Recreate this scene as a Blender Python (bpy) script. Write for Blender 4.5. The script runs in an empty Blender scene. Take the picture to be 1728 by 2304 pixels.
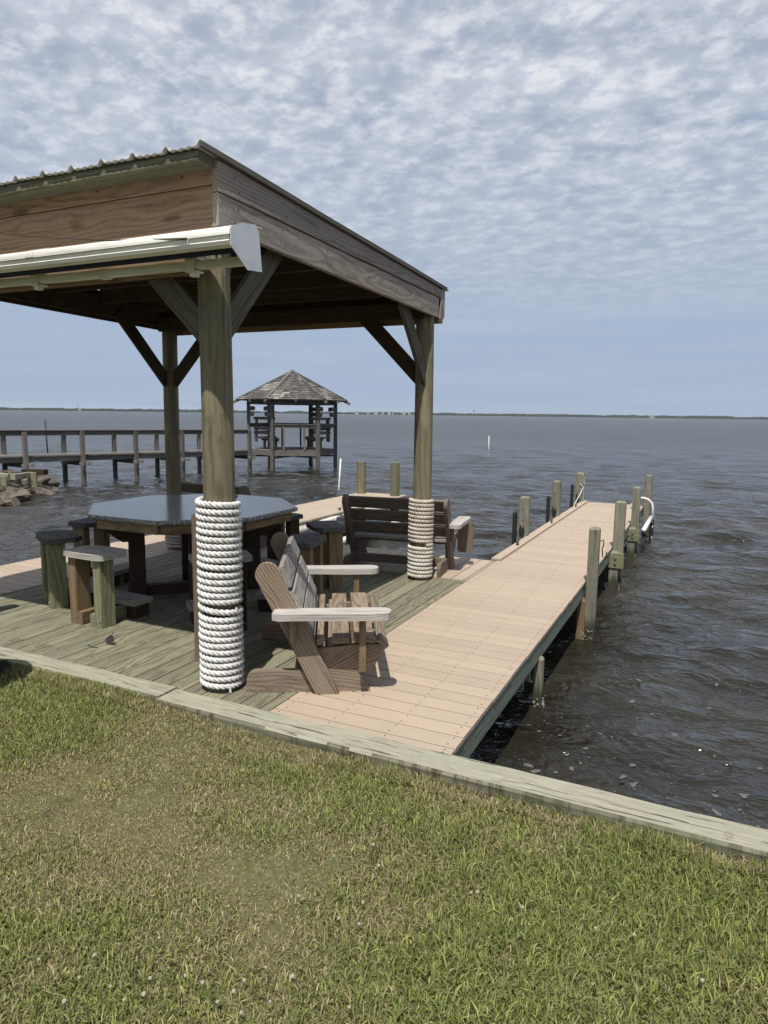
import bpy, math, random
import numpy as np
from mathutils import Matrix, Vector, noise as mnoise

random.seed(7)
rng = np.random.default_rng(11)
sc = bpy.context.scene
col = sc.collection
R = math.radians

# ---------------------------------------------------------------- camera
CX = Vector((0.904, 0.427, 0.013)); CF = Vector((-0.421, 0.896, -0.141))
cd = bpy.data.cameras.new('camera'); cam = bpy.data.objects.new('camera', cd); col.objects.link(cam)
F_ = CF.normalized(); X_ = (CX - CX.dot(F_) * F_).normalized(); Y_ = X_.cross(F_)
cam.matrix_world = Matrix(((X_.x, Y_.x, -F_.x, 2.571), (X_.y, Y_.y, -F_.y, -3.199), (X_.z, Y_.z, -F_.z, 1.65), (0, 0, 0, 1)))
cd.sensor_fit = 'HORIZONTAL'; cd.sensor_width = 36; cd.lens = 36 * 1550 / 1728
cd.clip_start = 0.05; cd.clip_end = 20000
sc.camera = cam

# ---------------------------------------------------------------- sky with altocumulus deck
SUN = Vector((0.125, -0.4635, 1.0)).normalized()
wd = bpy.data.worlds.new('World'); sc.world = wd; wd.use_nodes = True
nt = wd.node_tree; nt.nodes.clear()
def WN(t, **k):
    n = nt.nodes.new(t)
    for a, b in k.items(): setattr(n, a, b)
    return n
def wm(op, a, b=None, c=None, clamp=False):
    n = WN('ShaderNodeMath', operation=op, use_clamp=clamp)
    for i, v in enumerate((a, b, c)):
        if v is None: continue
        if isinstance(v, (int, float)): n.inputs[i].default_value = v
        else: nt.links.new(v, n.inputs[i])
    return n.outputs[0]
def wsmooth(v, lo, hi):
    n = WN('ShaderNodeMapRange', interpolation_type='SMOOTHSTEP')
    n.inputs[1].default_value = lo; n.inputs[2].default_value = hi
    nt.links.new(v, n.inputs[0]); return n.outputs[0]
sky = WN('ShaderNodeTexSky', sky_type='NISHITA', sun_disc=False)
sky.sun_elevation = math.asin(SUN.z); sky.sun_rotation = math.atan2(SUN.x, SUN.y)
sky.air_density = 1.0; sky.dust_density = 0.6; sky.ozone_density = 2.5
tc = WN('ShaderNodeTexCoord'); sep = WN('ShaderNodeSeparateXYZ'); nt.links.new(tc.outputs['Generated'], sep.inputs[0])
zc = wm('ADD', wm('MAXIMUM', sep.outputs[2], 0.0), 0.13)
px_ = wm('DIVIDE', sep.outputs[0], zc); py_ = wm('DIVIDE', sep.outputs[1], zc)
cmb = WN('ShaderNodeCombineXYZ'); nt.links.new(px_, cmb.inputs[0]); nt.links.new(py_, cmb.inputs[1])
def wnoise(scale, detail, rough, dist=0.0, off=(0, 0, 0), rot=0.0, sx=1.0):
    m = WN('ShaderNodeMapping'); m.inputs['Location'].default_value = off; m.inputs['Rotation'].default_value = (0, 0, rot); m.inputs['Scale'].default_value = (sx, 1, 1)
    nt.links.new(cmb.outputs[0], m.inputs[0])
    n = WN('ShaderNodeTexNoise'); n.inputs['Scale'].default_value = scale; n.inputs['Detail'].default_value = detail
    n.inputs['Roughness'].default_value = rough; n.inputs['Distortion'].default_value = dist
    nt.links.new(m.outputs[0], n.inputs['Vector']); return n.outputs[0]
n_cell = wnoise(12.0, 6, 0.55, 0.15, (3.1, 1.7, 0), R(25), 0.95)
n_big = wnoise(1.7, 3, 0.5, 0.2, (0.4, 5.2, 0))
n_shade = wnoise(5.0, 6, 0.55, 0.2, (7.7, 2.2, 0), R(25), 0.9)
n_fine = wnoise(34.0, 6, 0.62, 0.2, (1.3, 8.1, 0), R(25), 0.9)
wob = WN('ShaderNodeTexNoise'); wob.inputs['Scale'].default_value = 7.0; wob.inputs['Detail'].default_value = 4; nt.links.new(cmb.outputs[0], wob.inputs['Vector'])
wob2 = WN('ShaderNodeVectorMath', operation='MULTIPLY_ADD'); nt.links.new(wob.outputs['Color'], wob2.inputs[0]); wob2.inputs[1].default_value = (.20, .20, 0); nt.links.new(cmb.outputs[0], wob2.inputs[2])
vmap = WN('ShaderNodeMapping'); vmap.inputs['Rotation'].default_value = (0, 0, R(25)); vmap.inputs['Scale'].default_value = (.8, 1.15, 1); nt.links.new(wob2.outputs[0], vmap.inputs[0])
vor = WN('ShaderNodeTexVoronoi', feature='SMOOTH_F1', voronoi_dimensions='2D'); vor.inputs['Scale'].default_value = 13.5; vor.inputs['Smoothness'].default_value = .35; nt.links.new(vmap.outputs[0], vor.inputs['Vector'])
puff = wsmooth(wm('ADD', vor.outputs['Distance'], wm('MULTIPLY', wm('SUBTRACT', n_fine, .5), 1.7)), .74, .14)
rad = wm('SQRT', wm('ADD', wm('MULTIPLY', px_, px_), wm('MULTIPLY', py_, py_)))
edge = wsmooth(wm('ADD', rad, wm('MULTIPLY', n_big, .9)), 4.7, 3.3)
cover = wm('ADD', wm('ADD', wm('MULTIPLY', n_big, .95), wm('MULTIPLY', n_cell, .55)), wm('MULTIPLY', wsmooth(sep.outputs[2], .48, .62), -.20))
mask = wm('MULTIPLY', wsmooth(cover, 0.41, 0.60), edge)
thick = wm('ADD', wm('MULTIPLY', wm('MULTIPLY', puff, wsmooth(n_cell, .30, .62)), 0.42), wm('ADD', wm('MULTIPLY', wsmooth(n_shade, 0.34, 0.66), 0.33), wm('MULTIPLY', wsmooth(n_cell, .34, .68), .25)))
cr = WN('ShaderNodeValToRGB'); nt.links.new(thick, cr.inputs[0])
cr.color_ramp.elements[0].position = 0.04; cr.color_ramp.elements[0].color = (3.35, 3.85, 4.85, 1)
cr.color_ramp.elements[1].position = 0.92; cr.color_ramp.elements[1].color = (7.0, 7.2, 7.55, 1)
SKY_S = 0.1
haze_c = WN('ShaderNodeRGB'); haze_c.outputs[0].default_value = (3.25, 4.1, 5.45, 1)
hm = WN('ShaderNodeMix', data_type='RGBA'); nt.links.new(wsmooth(sep.outputs[2], 0.55, 0.02), hm.inputs[0])
nt.links.new(sky.outputs[0], hm.inputs[6]); nt.links.new(haze_c.outputs[0], hm.inputs[7])
vm = WN('ShaderNodeMapping'); vm.inputs['Scale'].default_value = (2.2, 2.2, 26); nt.links.new(tc.outputs['Generated'], vm.inputs[0])
vn = WN('ShaderNodeTexNoise'); vn.inputs['Scale'].default_value = 1.6; vn.inputs['Detail'].default_value = 5; vn.inputs['Roughness'].default_value = .55; nt.links.new(vm.outputs[0], vn.inputs['Vector'])
veil = WN('ShaderNodeMix', data_type='RGBA'); nt.links.new(wm('MULTIPLY', wsmooth(vn.outputs[0], .40, .68), .42), veil.inputs[0]); nt.links.new(hm.outputs[2], veil.inputs[6]); veil.inputs[7].default_value = (4.1, 4.7, 5.6, 1)
mx = WN('ShaderNodeMix', data_type='RGBA'); nt.links.new(wm('MULTIPLY', mask, 0.93), mx.inputs[0])
far_c = WN('ShaderNodeMix', data_type='RGBA'); nt.links.new(wm('MULTIPLY', wsmooth(sep.outputs[2], .46, .12), .74), far_c.inputs[0]); nt.links.new(cr.outputs[0], far_c.inputs[6]); far_c.inputs[7].default_value = (3.5, 4.15, 5.3, 1)
nt.links.new(veil.outputs[2], mx.inputs[6]); nt.links.new(far_c.outputs[2], mx.inputs[7])
bg = WN('ShaderNodeBackground'); bg.inputs[1].default_value = SKY_S; nt.links.new(mx.outputs[2], bg.inputs[0])
wo = WN('ShaderNodeOutputWorld'); nt.links.new(bg.outputs[0], wo.inputs[0])

# ---------------------------------------------------------------- sun
sd = bpy.data.lights.new('sun', 'SUN'); sd.energy = 5.0; sd.angle = R(0.6); sd.color = (1.0, 0.95, 0.87)
so = bpy.data.objects.new('sun', sd); col.objects.link(so)
so.rotation_euler = (-SUN).to_track_quat('-Z', 'Y').to_euler(); so.location = (3, -8, 20)
sc.view_settings.view_transform = 'Standard'; sc.view_settings.look = 'None'
sc.view_settings.exposure = 0.2; sc.view_settings.gamma = 1.0
sc.render.resolution_x = 768; sc.render.resolution_y = 1024

# ================================================================ helpers
WM = {}
def link(name, data, parent=None, M=None):
    o = bpy.data.objects.new(name, data); col.objects.link(o)
    M = M.copy() if M is not None else (WM[parent.name].copy() if parent else Matrix.Identity(4))
    WM[o.name] = M
    if parent:
        o.parent = parent; o.matrix_basis = WM[parent.name].inverted() @ M
    else: o.matrix_basis = M
    return o
def tag(o, label=None, cat=None, group=None, kind=None):
    if label: o['label'] = label
    if cat: o['category'] = cat
    if group: o['group'] = group
    if kind: o['kind'] = kind
    return o
def thing(name, label, cat, loc=(0, 0, 0), rz=0.0, group=None):
    o = link(name, None, None, Matrix.Translation(loc) @ Matrix.Rotation(rz, 4, 'Z')); o.empty_display_size = 0.2
    return tag(o, label, cat, group)
def copy_tree(o, M, label=None):
    def rec(src, par, MM):
        c = src.copy(); col.objects.link(c)
        WM[c.name] = MM
        if par: c.parent = par; c.matrix_basis = WM[par.name].inverted() @ MM
        else: c.matrix_basis = MM
        for ch in list(kids.get(src.name, [])): rec(ch, c, MM @ WM[src.name].inverted() @ WM[ch.name])
        return c
    kids = {}
    for ob in col.objects:
        if ob.parent: kids.setdefault(ob.parent.name, []).append(ob)
    c = rec(o, None, M)
    if label: c['label'] = label
    return c
def mesh(name, verts, faces, mat, smooth=False):
    me = bpy.data.meshes.new(name); me.from_pydata([tuple(v) for v in verts], [], faces)
    if mat: me.materials.append(mat)
    if smooth: me.polygons.foreach_set('use_smooth', [True] * len(me.polygons))
    me.update(); return me
def fast_mesh(name, V, Fq, mat, smooth=False):
    """numpy verts Nx3, faces Mxk (all same size)"""
    V = np.ascontiguousarray(V, dtype=np.float32); Fq = np.ascontiguousarray(Fq, dtype=np.int32); k = Fq.shape[1]
    me = bpy.data.meshes.new(name); me.vertices.add(len(V)); me.vertices.foreach_set('co', V.ravel())
    me.loops.add(Fq.size); me.loops.foreach_set('vertex_index', Fq.ravel())
    me.polygons.add(len(Fq)); me.polygons.foreach_set('loop_start', np.arange(0, Fq.size, k, dtype=np.int32))
    if smooth: me.polygons.foreach_set('use_smooth', np.ones(len(Fq), dtype=bool))
    if mat: me.materials.append(mat)
    me.update(calc_edges=True); return me

class MB:
    """collects shapes of ONE part"""
    def __init__(s): s.v = []; s.f = []
    def add(s, V, Fs):
        b = len(s.v); s.v += [tuple(v) for v in V]; s.f += [tuple(b + i for i in f) for f in Fs]; return s
    def prism(s, pts, h0, h1, axis='z'):
        n = len(pts)
        def m(p, h):
            if axis == 'z': return (p[0], p[1], h)
            if axis == 'y': return (p[0], h, p[1])
            return (h, p[0], p[1])
        V = [m(p, h0) for p in pts] + [m(p, h1) for p in pts]
        Fs = [(i, (i + 1) % n, n + (i + 1) % n, n + i) for i in range(n)] + [tuple(range(n - 1, -1, -1)), tuple(range(n, 2 * n))]
        return s.add(V, Fs)
    def box(s, x0, x1, y0, y1, z0, z1, ch=0.0):
        if ch <= 0: return s.prism([(x0, y0), (x1, y0), (x1, y1), (x0, y1)], z0, z1)
        return s.prism(chrect(x0, x1, y0, y1, ch), z0, z1)
    def tube(s, pts, r, n=8, caps=True, r2=None):
        pts = [Vector(p) for p in pts]; rings = []; m = len(pts)
        t0 = (pts[1] - pts[0]).normalized(); up = Vector((0, 0, 1)) if abs(t0.z) < .9 else Vector((1, 0, 0))
        a = t0.cross(up).normalized()
        V = []
        for i, p in enumerate(pts):
            t = (pts[min(i + 1, m - 1)] - pts[max(i - 1, 0)]).normalized()
            a = (a - a.dot(t) * t).normalized(); b = t.cross(a)
            rr = r if r2 is None else r + (r2 - r) * i / (m - 1)
            if callable(r): rr = r(i / (m - 1))
            for k in range(n):
                th = 2 * math.pi * k / n; V.append(p + rr * (math.cos(th) * a + math.sin(th) * b))
        Fs = [(i * n + k, i * n + (k + 1) % n, (i + 1) * n + (k + 1) % n, (i + 1) * n + k) for i in range(m - 1) for k in range(n)]
        if caps: Fs += [tuple(range(n - 1, -1, -1)), tuple((m - 1) * n + k for k in range(n))]
        return s.add(V, Fs)
    def build(s, name, mat, parent=None, M=None, smooth=False, recalc=True):
        me = mesh(name, s.v, s.f, mat, smooth)
        if recalc:
            import bmesh
            bm = bmesh.new(); bm.from_mesh(me); bmesh.ops.recalc_face_normals(bm, faces=bm.faces); bm.to_mesh(me); bm.free()
        return link(name, me, parent, M)
def chrect(x0, x1, y0, y1, c):
    return [(x0 + c, y0), (x1 - c, y0), (x1, y0 + c), (x1, y1 - c), (x1 - c, y1), (x0 + c, y1), (x0, y1 - c), (x0, y0 + c)]
_bc = {}
def board_mesh(L, W, T, mat, ch=0.003):
    k = (round(L, 4), round(W, 4), round(T, 4), mat.name, ch)
    if k not in _bc:
        b = MB().prism(chrect(-W / 2, W / 2, -T / 2, T / 2, ch), -L / 2, L / 2, 'x')
        me = mesh('board', b.v, b.f, mat)
        import bmesh
        bm = bmesh.new(); bm.from_mesh(me); bmesh.ops.recalc_face_normals(bm, faces=bm.faces); bm.to_mesh(me); bm.free()
        _bc[k] = me
    return _bc[k]
def board(name, p0, p1, W, T, up, mat, parent=None, base=None, ch=0.003, ext=0.0):
    """plank from p0 to p1 (axis points), width W across, thickness T along up"""
    p0 = Vector(p0); p1 = Vector(p1); d = p1 - p0; L = d.length + ext; x = d.normalized()
    z = Vector(up); z = (z - z.dot(x) * x).normalized(); y = z.cross(x); c = (p0 + p1) / 2
    M = Matrix(((x.x, y.x, z.x, c.x), (x.y, y.y, z.y, c.y), (x.z, y.z, z.z, c.z), (0, 0, 0, 1)))
    if base is None: base = Matrix.Identity(4)
    return link(name, board_mesh(L, W, T, mat, ch), parent, base @ M)

# ================================================================ materials
def new_mat(name):
    m = bpy.data.materials.new(name); m.use_nodes = True
    t = m.node_tree; t.nodes.clear()
    o = t.nodes.new('ShaderNodeOutputMaterial'); p = t.nodes.new('ShaderNodeBsdfPrincipled')
    t.links.new(p.outputs[0], o.inputs[0]); return m, t, p
class G:
    """tiny node-graph writer"""
    def __init__(s, t): s.t = t
    def n(s, ty, **k):
        x = s.t.nodes.new(ty)
        for a, b in k.items(): setattr(x, a, b)
        return x
    def set(s, inp, v):
        if hasattr(v, 'is_linked'): s.t.links.new(v, inp)
        elif isinstance(v, (tuple, list)) and len(v) == 3 and inp.type == 'RGBA': inp.default_value = (*v, 1)
        else: inp.default_value = v
    def math(s, op, a, b=0.0, clamp=False):
        x = s.n('ShaderNodeMath', operation=op, use_clamp=clamp); s.set(x.inputs[0], a); s.set(x.inputs[1], b); return x.outputs[0]
    def mix(s, f, a, b, blend='MIX'):
        x = s.n('ShaderNodeMix', data_type='RGBA', blend_type=blend); s.set(x.inputs[0], f); s.set(x.inputs[6], a); s.set(x.inputs[7], b); return x.outputs[2]
    def mapping(s, v, sc=(1, 1, 1), loc=(0, 0, 0)):
        x = s.n('ShaderNodeMapping'); s.t.links.new(v, x.inputs[0]); s.set(x.inputs['Location'], loc); x.inputs['Scale'].default_value = sc; return x.outputs[0]
    def noise(s, v, scale, detail=3, rough=.5, dist=0):
        x = s.n('ShaderNodeTexNoise'); s.t.links.new(v, x.inputs['Vector']); x.inputs['Scale'].default_value = scale
        x.inputs['Detail'].default_value = detail; x.inputs['Roughness'].default_value = rough; x.inputs['Distortion'].default_value = dist; return x.outputs[0]
    def ramp(s, v, lo, hi):
        x = s.n('ShaderNodeMapRange', interpolation_type='SMOOTHSTEP'); s.set(x.inputs[0], v); x.inputs[1].default_value = lo; x.inputs[2].default_value = hi; return x.outputs[0]
    def bump(s, h, strength, dist=.01, normal=None):
        x = s.n('ShaderNodeBump'); x.inputs['Strength'].default_value = strength; x.inputs['Distance'].default_value = dist
        s.t.links.new(h, x.inputs['Height'])
        if normal is not None: s.t.links.new(normal, x.inputs['Normal'])
        return x.outputs[0]

def wood(name, light, dark, weather, wamt=.5, ring=34, rough=.82, var=.35, knots=.5, axis='X', bump=.35, stain=None, scale=1.0):
    """sawn softwood: growth rings about a pith axis, fibres, weathering and knots, different for every object"""
    light, dark, weather = [tuple(x * .70 for x in c_) for c_ in (light, dark, weather)]
    if stain: stain = tuple(x * .7 for x in stain)
    m, t, p = new_mat(name); g = G(t)
    tcn = g.n('ShaderNodeTexCoord'); oi = g.n('ShaderNodeObjectInfo'); rnd = oi.outputs['Random']
    vec = tcn.outputs['Object']
    if axis == 'Z':
        r = g.n('ShaderNodeMapping'); r.inputs['Rotation'].default_value = (0, R(90), 0); t.links.new(vec, r.inputs[0]); vec = r.outputs[0]
    cb = g.n('ShaderNodeCombineXYZ'); g.set(cb.inputs[0], g.math('MULTIPLY', rnd, 37.0)); g.set(cb.inputs[1], g.math('MULTIPLY', g.math('SUBTRACT', g.math('FRACT', g.math('MULTIPLY', rnd, 7.13)), .5), .12)); g.set(cb.inputs[2], g.math('ADD', g.math('MULTIPLY', g.math('FRACT', g.math('MULTIPLY', rnd, 13.7)), .08), .045))
    va = g.n('ShaderNodeVectorMath', operation='ADD'); t.links.new(vec, va.inputs[0]); t.links.new(cb.outputs[0], va.inputs[1]); v = va.outputs[0]
    # wander of the grain
    wn = g.n('ShaderNodeTexNoise'); t.links.new(g.mapping(v, (1.1, 3.5, 3.5)), wn.inputs['Vector']); wn.inputs['Scale'].default_value = 1.0 * scale; wn.inputs['Detail'].default_value = 2
    ws = g.n('ShaderNodeVectorMath', operation='MULTIPLY_ADD'); t.links.new(wn.outputs['Color'], ws.inputs[0]); ws.inputs[1].default_value = (0, .10, .13); t.links.new(v, ws.inputs[2])
    wv = g.n('ShaderNodeTexWave', wave_type='RINGS', rings_direction='X'); t.links.new(ws.outputs[0], wv.inputs['Vector'])
    wv.inputs['Scale'].default_value = ring * scale; wv.inputs['Distortion'].default_value = 2.6; wv.inputs['Detail'].default_value = 3; wv.inputs['Detail Scale'].default_value = 2.2; wv.inputs['Detail Roughness'].default_value = .6
    fine = g.noise(g.mapping(v, (5, 120, 120)), 1.0 * scale, 3, .6)
    big = g.noise(g.mapping(v, (1.3, 5, 5), (4.2, 1, 0)), 1.0 * scale, 4, .6)
    rg = g.math('ADD', g.math('MULTIPLY', g.math('POWER', wv.outputs[1], 1.8), g.math('ADD', g.math('MULTIPLY', big, .7), .12)), g.math('MULTIPLY', fine, .5))
    base = g.mix(g.ramp(rg, .15, .85), light, dark)
    c2 = g.mix(g.math('MULTIPLY', g.ramp(g.math('ADD', g.math('MULTIPLY', big, .75), g.math('MULTIPLY', fine, .25)), .34, .66), wamt), base, weather)
    mid = g.noise(g.mapping(ws.outputs[0], (1.8, 48, 48), (6, 3, 1)), 1.0, 4, .65)
    c2 = g.mix(g.math('MULTIPLY', g.ramp(mid, .52, .68), .55), c2, tuple(x * .55 for x in dark))
    if stain:
        st = g.noise(g.mapping(v, (.9, 2.2, 2.2), (9, 2, 4)), 1.0 * scale, 5, .65)
        c2 = g.mix(g.math('MULTIPLY', g.ramp(st, .56, .74), .75), c2, stain)
    if knots > 0:
        vo = g.n('ShaderNodeTexVoronoi'); t.links.new(g.mapping(ws.outputs[0], (1.6, 6.0, 3.0)), vo.inputs['Vector']); vo.inputs['Scale'].default_value = 1.0 * scale
        kn = g.math('MULTIPLY', g.ramp(vo.outputs['Distance'], .17, .06), knots)
        c2 = g.mix(kn, c2, tuple(x * .35 for x in dark))
    if axis == 'Z':
        # drip streaks and checks running down the post, tide stain at the water line
        sk = g.noise(g.mapping(v, (.7, 26, 26), (2, 7, 1)), 1.0, 4, .65); c2 = g.mix(g.math('MULTIPLY', g.ramp(sk, .54, .70), .72), c2, tuple(x * .42 for x in dark))
        bl = g.noise(g.mapping(v, (2.4, 9, 9), (1, 3, 8)), 1.0, 5, .65); c2 = g.mix(g.math('MULTIPLY', g.ramp(bl, .50, .66), .5), c2, tuple(min(1, x * 1.35) for x in light))
        gp_ = g.n('ShaderNodeNewGeometry'); sz = g.n('ShaderNodeSeparateXYZ'); t.links.new(gp_.outputs['Position'], sz.inputs[0])
        tide = g.ramp(g.math('ADD', sz.outputs[2], g.math('MULTIPLY', g.math('SUBTRACT', sk, .5), .35)), -.30, -.46); c2 = g.mix(g.math('MULTIPLY', tide, .85), c2, (.022, .024, .013))
    c3 = g.mix(1.0, c2, g.math('ADD', g.math('MULTIPLY', g.math('FRACT', g.math('MULTIPLY', rnd, 5.71)), var), 1 - var * .5), 'MULTIPLY')
    t.links.new(c3, p.inputs['Base Color'])
    p.inputs['Roughness'].default_value = rough; p.inputs['Specular IOR Level'].default_value = .25
    hh = g.math('ADD', g.math('MULTIPLY', rg, -.7), g.math('MULTIPLY', big, .3))
    t.links.new(g.bump(hh, bump, .004), p.inputs['Normal'])
    return m
def plain(name, colr, rough=.5, metal=0, nscale=6, namt=.25, dirt=None, bump=.05, spec=.5, stretch=(1, 1, 1)):
    m, t, p = new_mat(name); g = G(t); tcn = g.n('ShaderNodeTexCoord'); v = g.mapping(tcn.outputs['Object'], stretch)
    n1 = g.noise(v, nscale, 5, .6); n2 = g.noise(v, nscale * 9, 3, .6)
    f = g.math('ADD', g.math('MULTIPLY', n1, .7), g.math('MULTIPLY', n2, .3))
    c = g.mix(g.ramp(f, .42, .72), colr, dirt if dirt else tuple(x * (1 - namt) for x in colr))
    t.links.new(c, p.inputs['Base Color']); p.inputs['Roughness'].default_value = rough; p.inputs['Metallic'].default_value = metal
    p.inputs['Specular IOR Level'].default_value = spec
    if bump: t.links.new(g.bump(f, bump, .01), p.inputs['Normal'])
    return m

M = {}
M['deck'] = wood('deck_pine_greenish', (.32, .288, .198), (.115, .108, .07), (.225, .232, .158), .7, ring=24, var=.45, knots=.3, stain=(.24, .20, .14))
M['post4'] = wood('treated_pine_green', (.33, .335, .20), (.15, .165, .085), (.30, .28, .17), .5, ring=22, var=.3, knots=.6)
M['brownpost'] = wood('treated_pine_brown', (.30, .205, .11), (.14, .085, .04), (.27, .22, .14), .5, ring=24, var=.35, knots=.5)
M['shadewood'] = wood('shade_darkened_pine', (.085, .056, .032), (.036, .023, .013), (.065, .05, .034), .5, ring=24, var=.3, knots=.4)  # brown pine, base colour darkened to deepen shade under roof and table
M['chair'] = wood('weathered_chair_wood', (.37, .275, .19), (.145, .097, .062), (.355, .305, .25), .5, ring=17, var=.22, knots=.7, stain=(.17, .11, .07))
M['chairgrey'] = wood('silvered_chair_wood', (.55, .51, .46), (.30, .27, .235), (.62, .59, .55), .7, ring=24, var=.15, knots=.3)
M['slatgrey'] = wood('grey_slat_wood', (.42, .385, .345), (.15, .13, .112), (.43, .41, .385), .65, ring=22, var=.2, knots=.5)
M['bench'] = wood('dark_bench_wood', (.225, .17, .125), (.095, .068, .048), (.225, .19, .16), .5, ring=24, var=.25, knots=.5)
M['stoolseat'] = wood('blackened_seat_wood', (.13, .125, .12), (.045, .042, .04), (.17, .165, .16), .6, ring=18, var=.35, knots=.2, bump=.6)
M['seatlight'] = wood('silver_seat_wood', (.50, .47, .43), (.27, .245, .22), (.56, .54, .51), .6, ring=22, var=.1, knots=.2)
M['fascia'] = wood('grey_brown_fascia', (.46, .395, .335), (.235, .19, .155), (.41, .375, .335), .55, ring=19, var=.2, knots=.8, stain=(.22, .125, .07))
M['front'] = wood('orange_brown_board', (.38, .25, .15), (.215, .132, .072), (.32, .235, .16), .6, ring=17, var=.2, knots=.7)
M['purlin'] = wood('green_purlin', (.22, .205, .135), (.10, .095, .06), (.12, .13, .10), .6, ring=14, var=.2, knots=.3)
M['pole'] = wood('round_piling_wood', (.27, .235, .15), (.165, .14, .085), (.195, .19, .125), .8, ring=6, var=.12, knots=.4, axis='Z', stain=(.15, .135, .085), bump=.25)
M['brace'] = wood('grey_green_brace', (.155, .14, .105), (.08, .07, .048), (.15, .142, .118), .6, ring=22, var=.2, knots=.3)
M['beamcap'] = wood('bleached_bulkhead_timber', (.47, .445, .345), (.25, .23, .165), (.37, .40, .30), .75, ring=16, var=.15, knots=.5, stain=(.20, .175, .12), bump=.8)
M['rim'] = wood('grey_green_rim_joist', (.22, .245, .19), (.115, .135, .10), (.25, .285, .235), .7, ring=20, var=.25, knots=.2)
M['piling'] = wood('grey_green_piling', (.29, .275, .205), (.14, .135, .095), (.275, .28, .225), .7, ring=18, var=.25, knots=.6, axis='Z', stain=(.15, .12, .08))
M['oldgrey'] = wood('old_grey_pier_wood', (.21, .19, .165), (.085, .075, .065), (.215, .205, .19), .7, ring=14, var=.45, knots=.2)
M['oldgreyZ'] = wood('old_grey_pier_post', (.29, .27, .215), (.14, .13, .10), (.27, .275, .22), .7, ring=14, var=.35, knots=.2, axis='Z')
M['shingle'] = wood('weathered_cedar_shingle', (.15, .135, .115), (.07, .06, .05), (.23, .22, .205), .8, ring=14, var=.3, knots=0)

def oldbeam():
    m, t, p = new_mat('bleached_cracked_timber'); g = G(t); tcn = g.n('ShaderNodeTexCoord'); oi = g.n('ShaderNodeObjectInfo')
    cb = g.n('ShaderNodeCombineXYZ'); g.set(cb.inputs[0], g.math('MULTIPLY', oi.outputs['Random'], 50))
    va = g.n('ShaderNodeVectorMath', operation='ADD'); t.links.new(tcn.outputs['Object'], va.inputs[0]); t.links.new(cb.outputs[0], va.inputs[1]); v = va.outputs[0]
    wn = g.n('ShaderNodeTexNoise'); t.links.new(v, wn.inputs['Vector']); wn.inputs['Scale'].default_value = 3.0
    ws = g.n('ShaderNodeVectorMath', operation='MULTIPLY_ADD'); t.links.new(wn.outputs['Color'], ws.inputs[0]); ws.inputs[1].default_value = (0, .05, .05); t.links.new(v, ws.inputs[2]); v2 = ws.outputs[0]
    fib = g.noise(g.mapping(v2, (4, 85, 85)), 1, 5, .7); crk = g.noise(g.mapping(v2, (1.5, 42, 42), (3, 1, 2)), 1, 4, .6); big = g.noise(g.mapping(v2, (2.2, 9, 9)), 1, 5, .65); spl = g.noise(v, 7, 6, .7)
    c = g.mix(g.ramp(fib, .32, .68), (.345, .325, .255), (.20, .185, .14)); c = g.mix(g.math('MULTIPLY', g.ramp(big, .42, .66), .6), c, (.27, .285, .215))
    c = g.mix(g.ramp(crk, .615, .68), c, (.055, .05, .036)); c = g.mix(g.math('MULTIPLY', g.ramp(spl, .60, .72), .7), c, (.11, .10, .07))
    vo = g.n('ShaderNodeTexVoronoi'); t.links.new(g.mapping(v2, (1.1, 7, 5)), vo.inputs['Vector']); vo.inputs['Scale'].default_value = 1.0
    c = g.mix(g.math('MULTIPLY', g.ramp(vo.outputs['Distance'], .2, .08), .75), c, (.06, .045, .03))
    t.links.new(c, p.inputs['Base Color']); p.inputs['Roughness'].default_value = .9; p.inputs['Specular IOR Level'].default_value = .15
    hh = g.math('SUBTRACT', g.math('MULTIPLY', fib, .5), g.math('MULTIPLY', g.ramp(crk, .6, .68), 1.0)); t.links.new(g.bump(hh, .9, .008), p.inputs['Normal']); return m
M['beamcap'] = oldbeam()
def beamface():
    m, t, p = new_mat('grimy_timber_face'); g = G(t); tcn = g.n('ShaderNodeTexCoord'); v = tcn.outputs['Object']
    dr = g.noise(g.mapping(v, (22, 3, 2.5)), 1, 5, .65); fib = g.noise(g.mapping(v, (3, 60, 60)), 1, 4, .65); big = g.noise(v, 2.3, 4, .6)
    c = g.mix(g.ramp(fib, .35, .65), (.165, .16, .11), (.09, .085, .055)); c = g.mix(g.ramp(dr, .46, .62), c, (.055, .045, .026)); c = g.mix(g.math('MULTIPLY', g.ramp(big, .5, .65), .6), c, (.10, .12, .06))
    t.links.new(c, p.inputs['Base Color']); p.inputs['Roughness'].default_value = .9; t.links.new(g.bump(fib, .8, .006), p.inputs['Normal']); return m
M['beamface'] = beamface()
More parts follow.
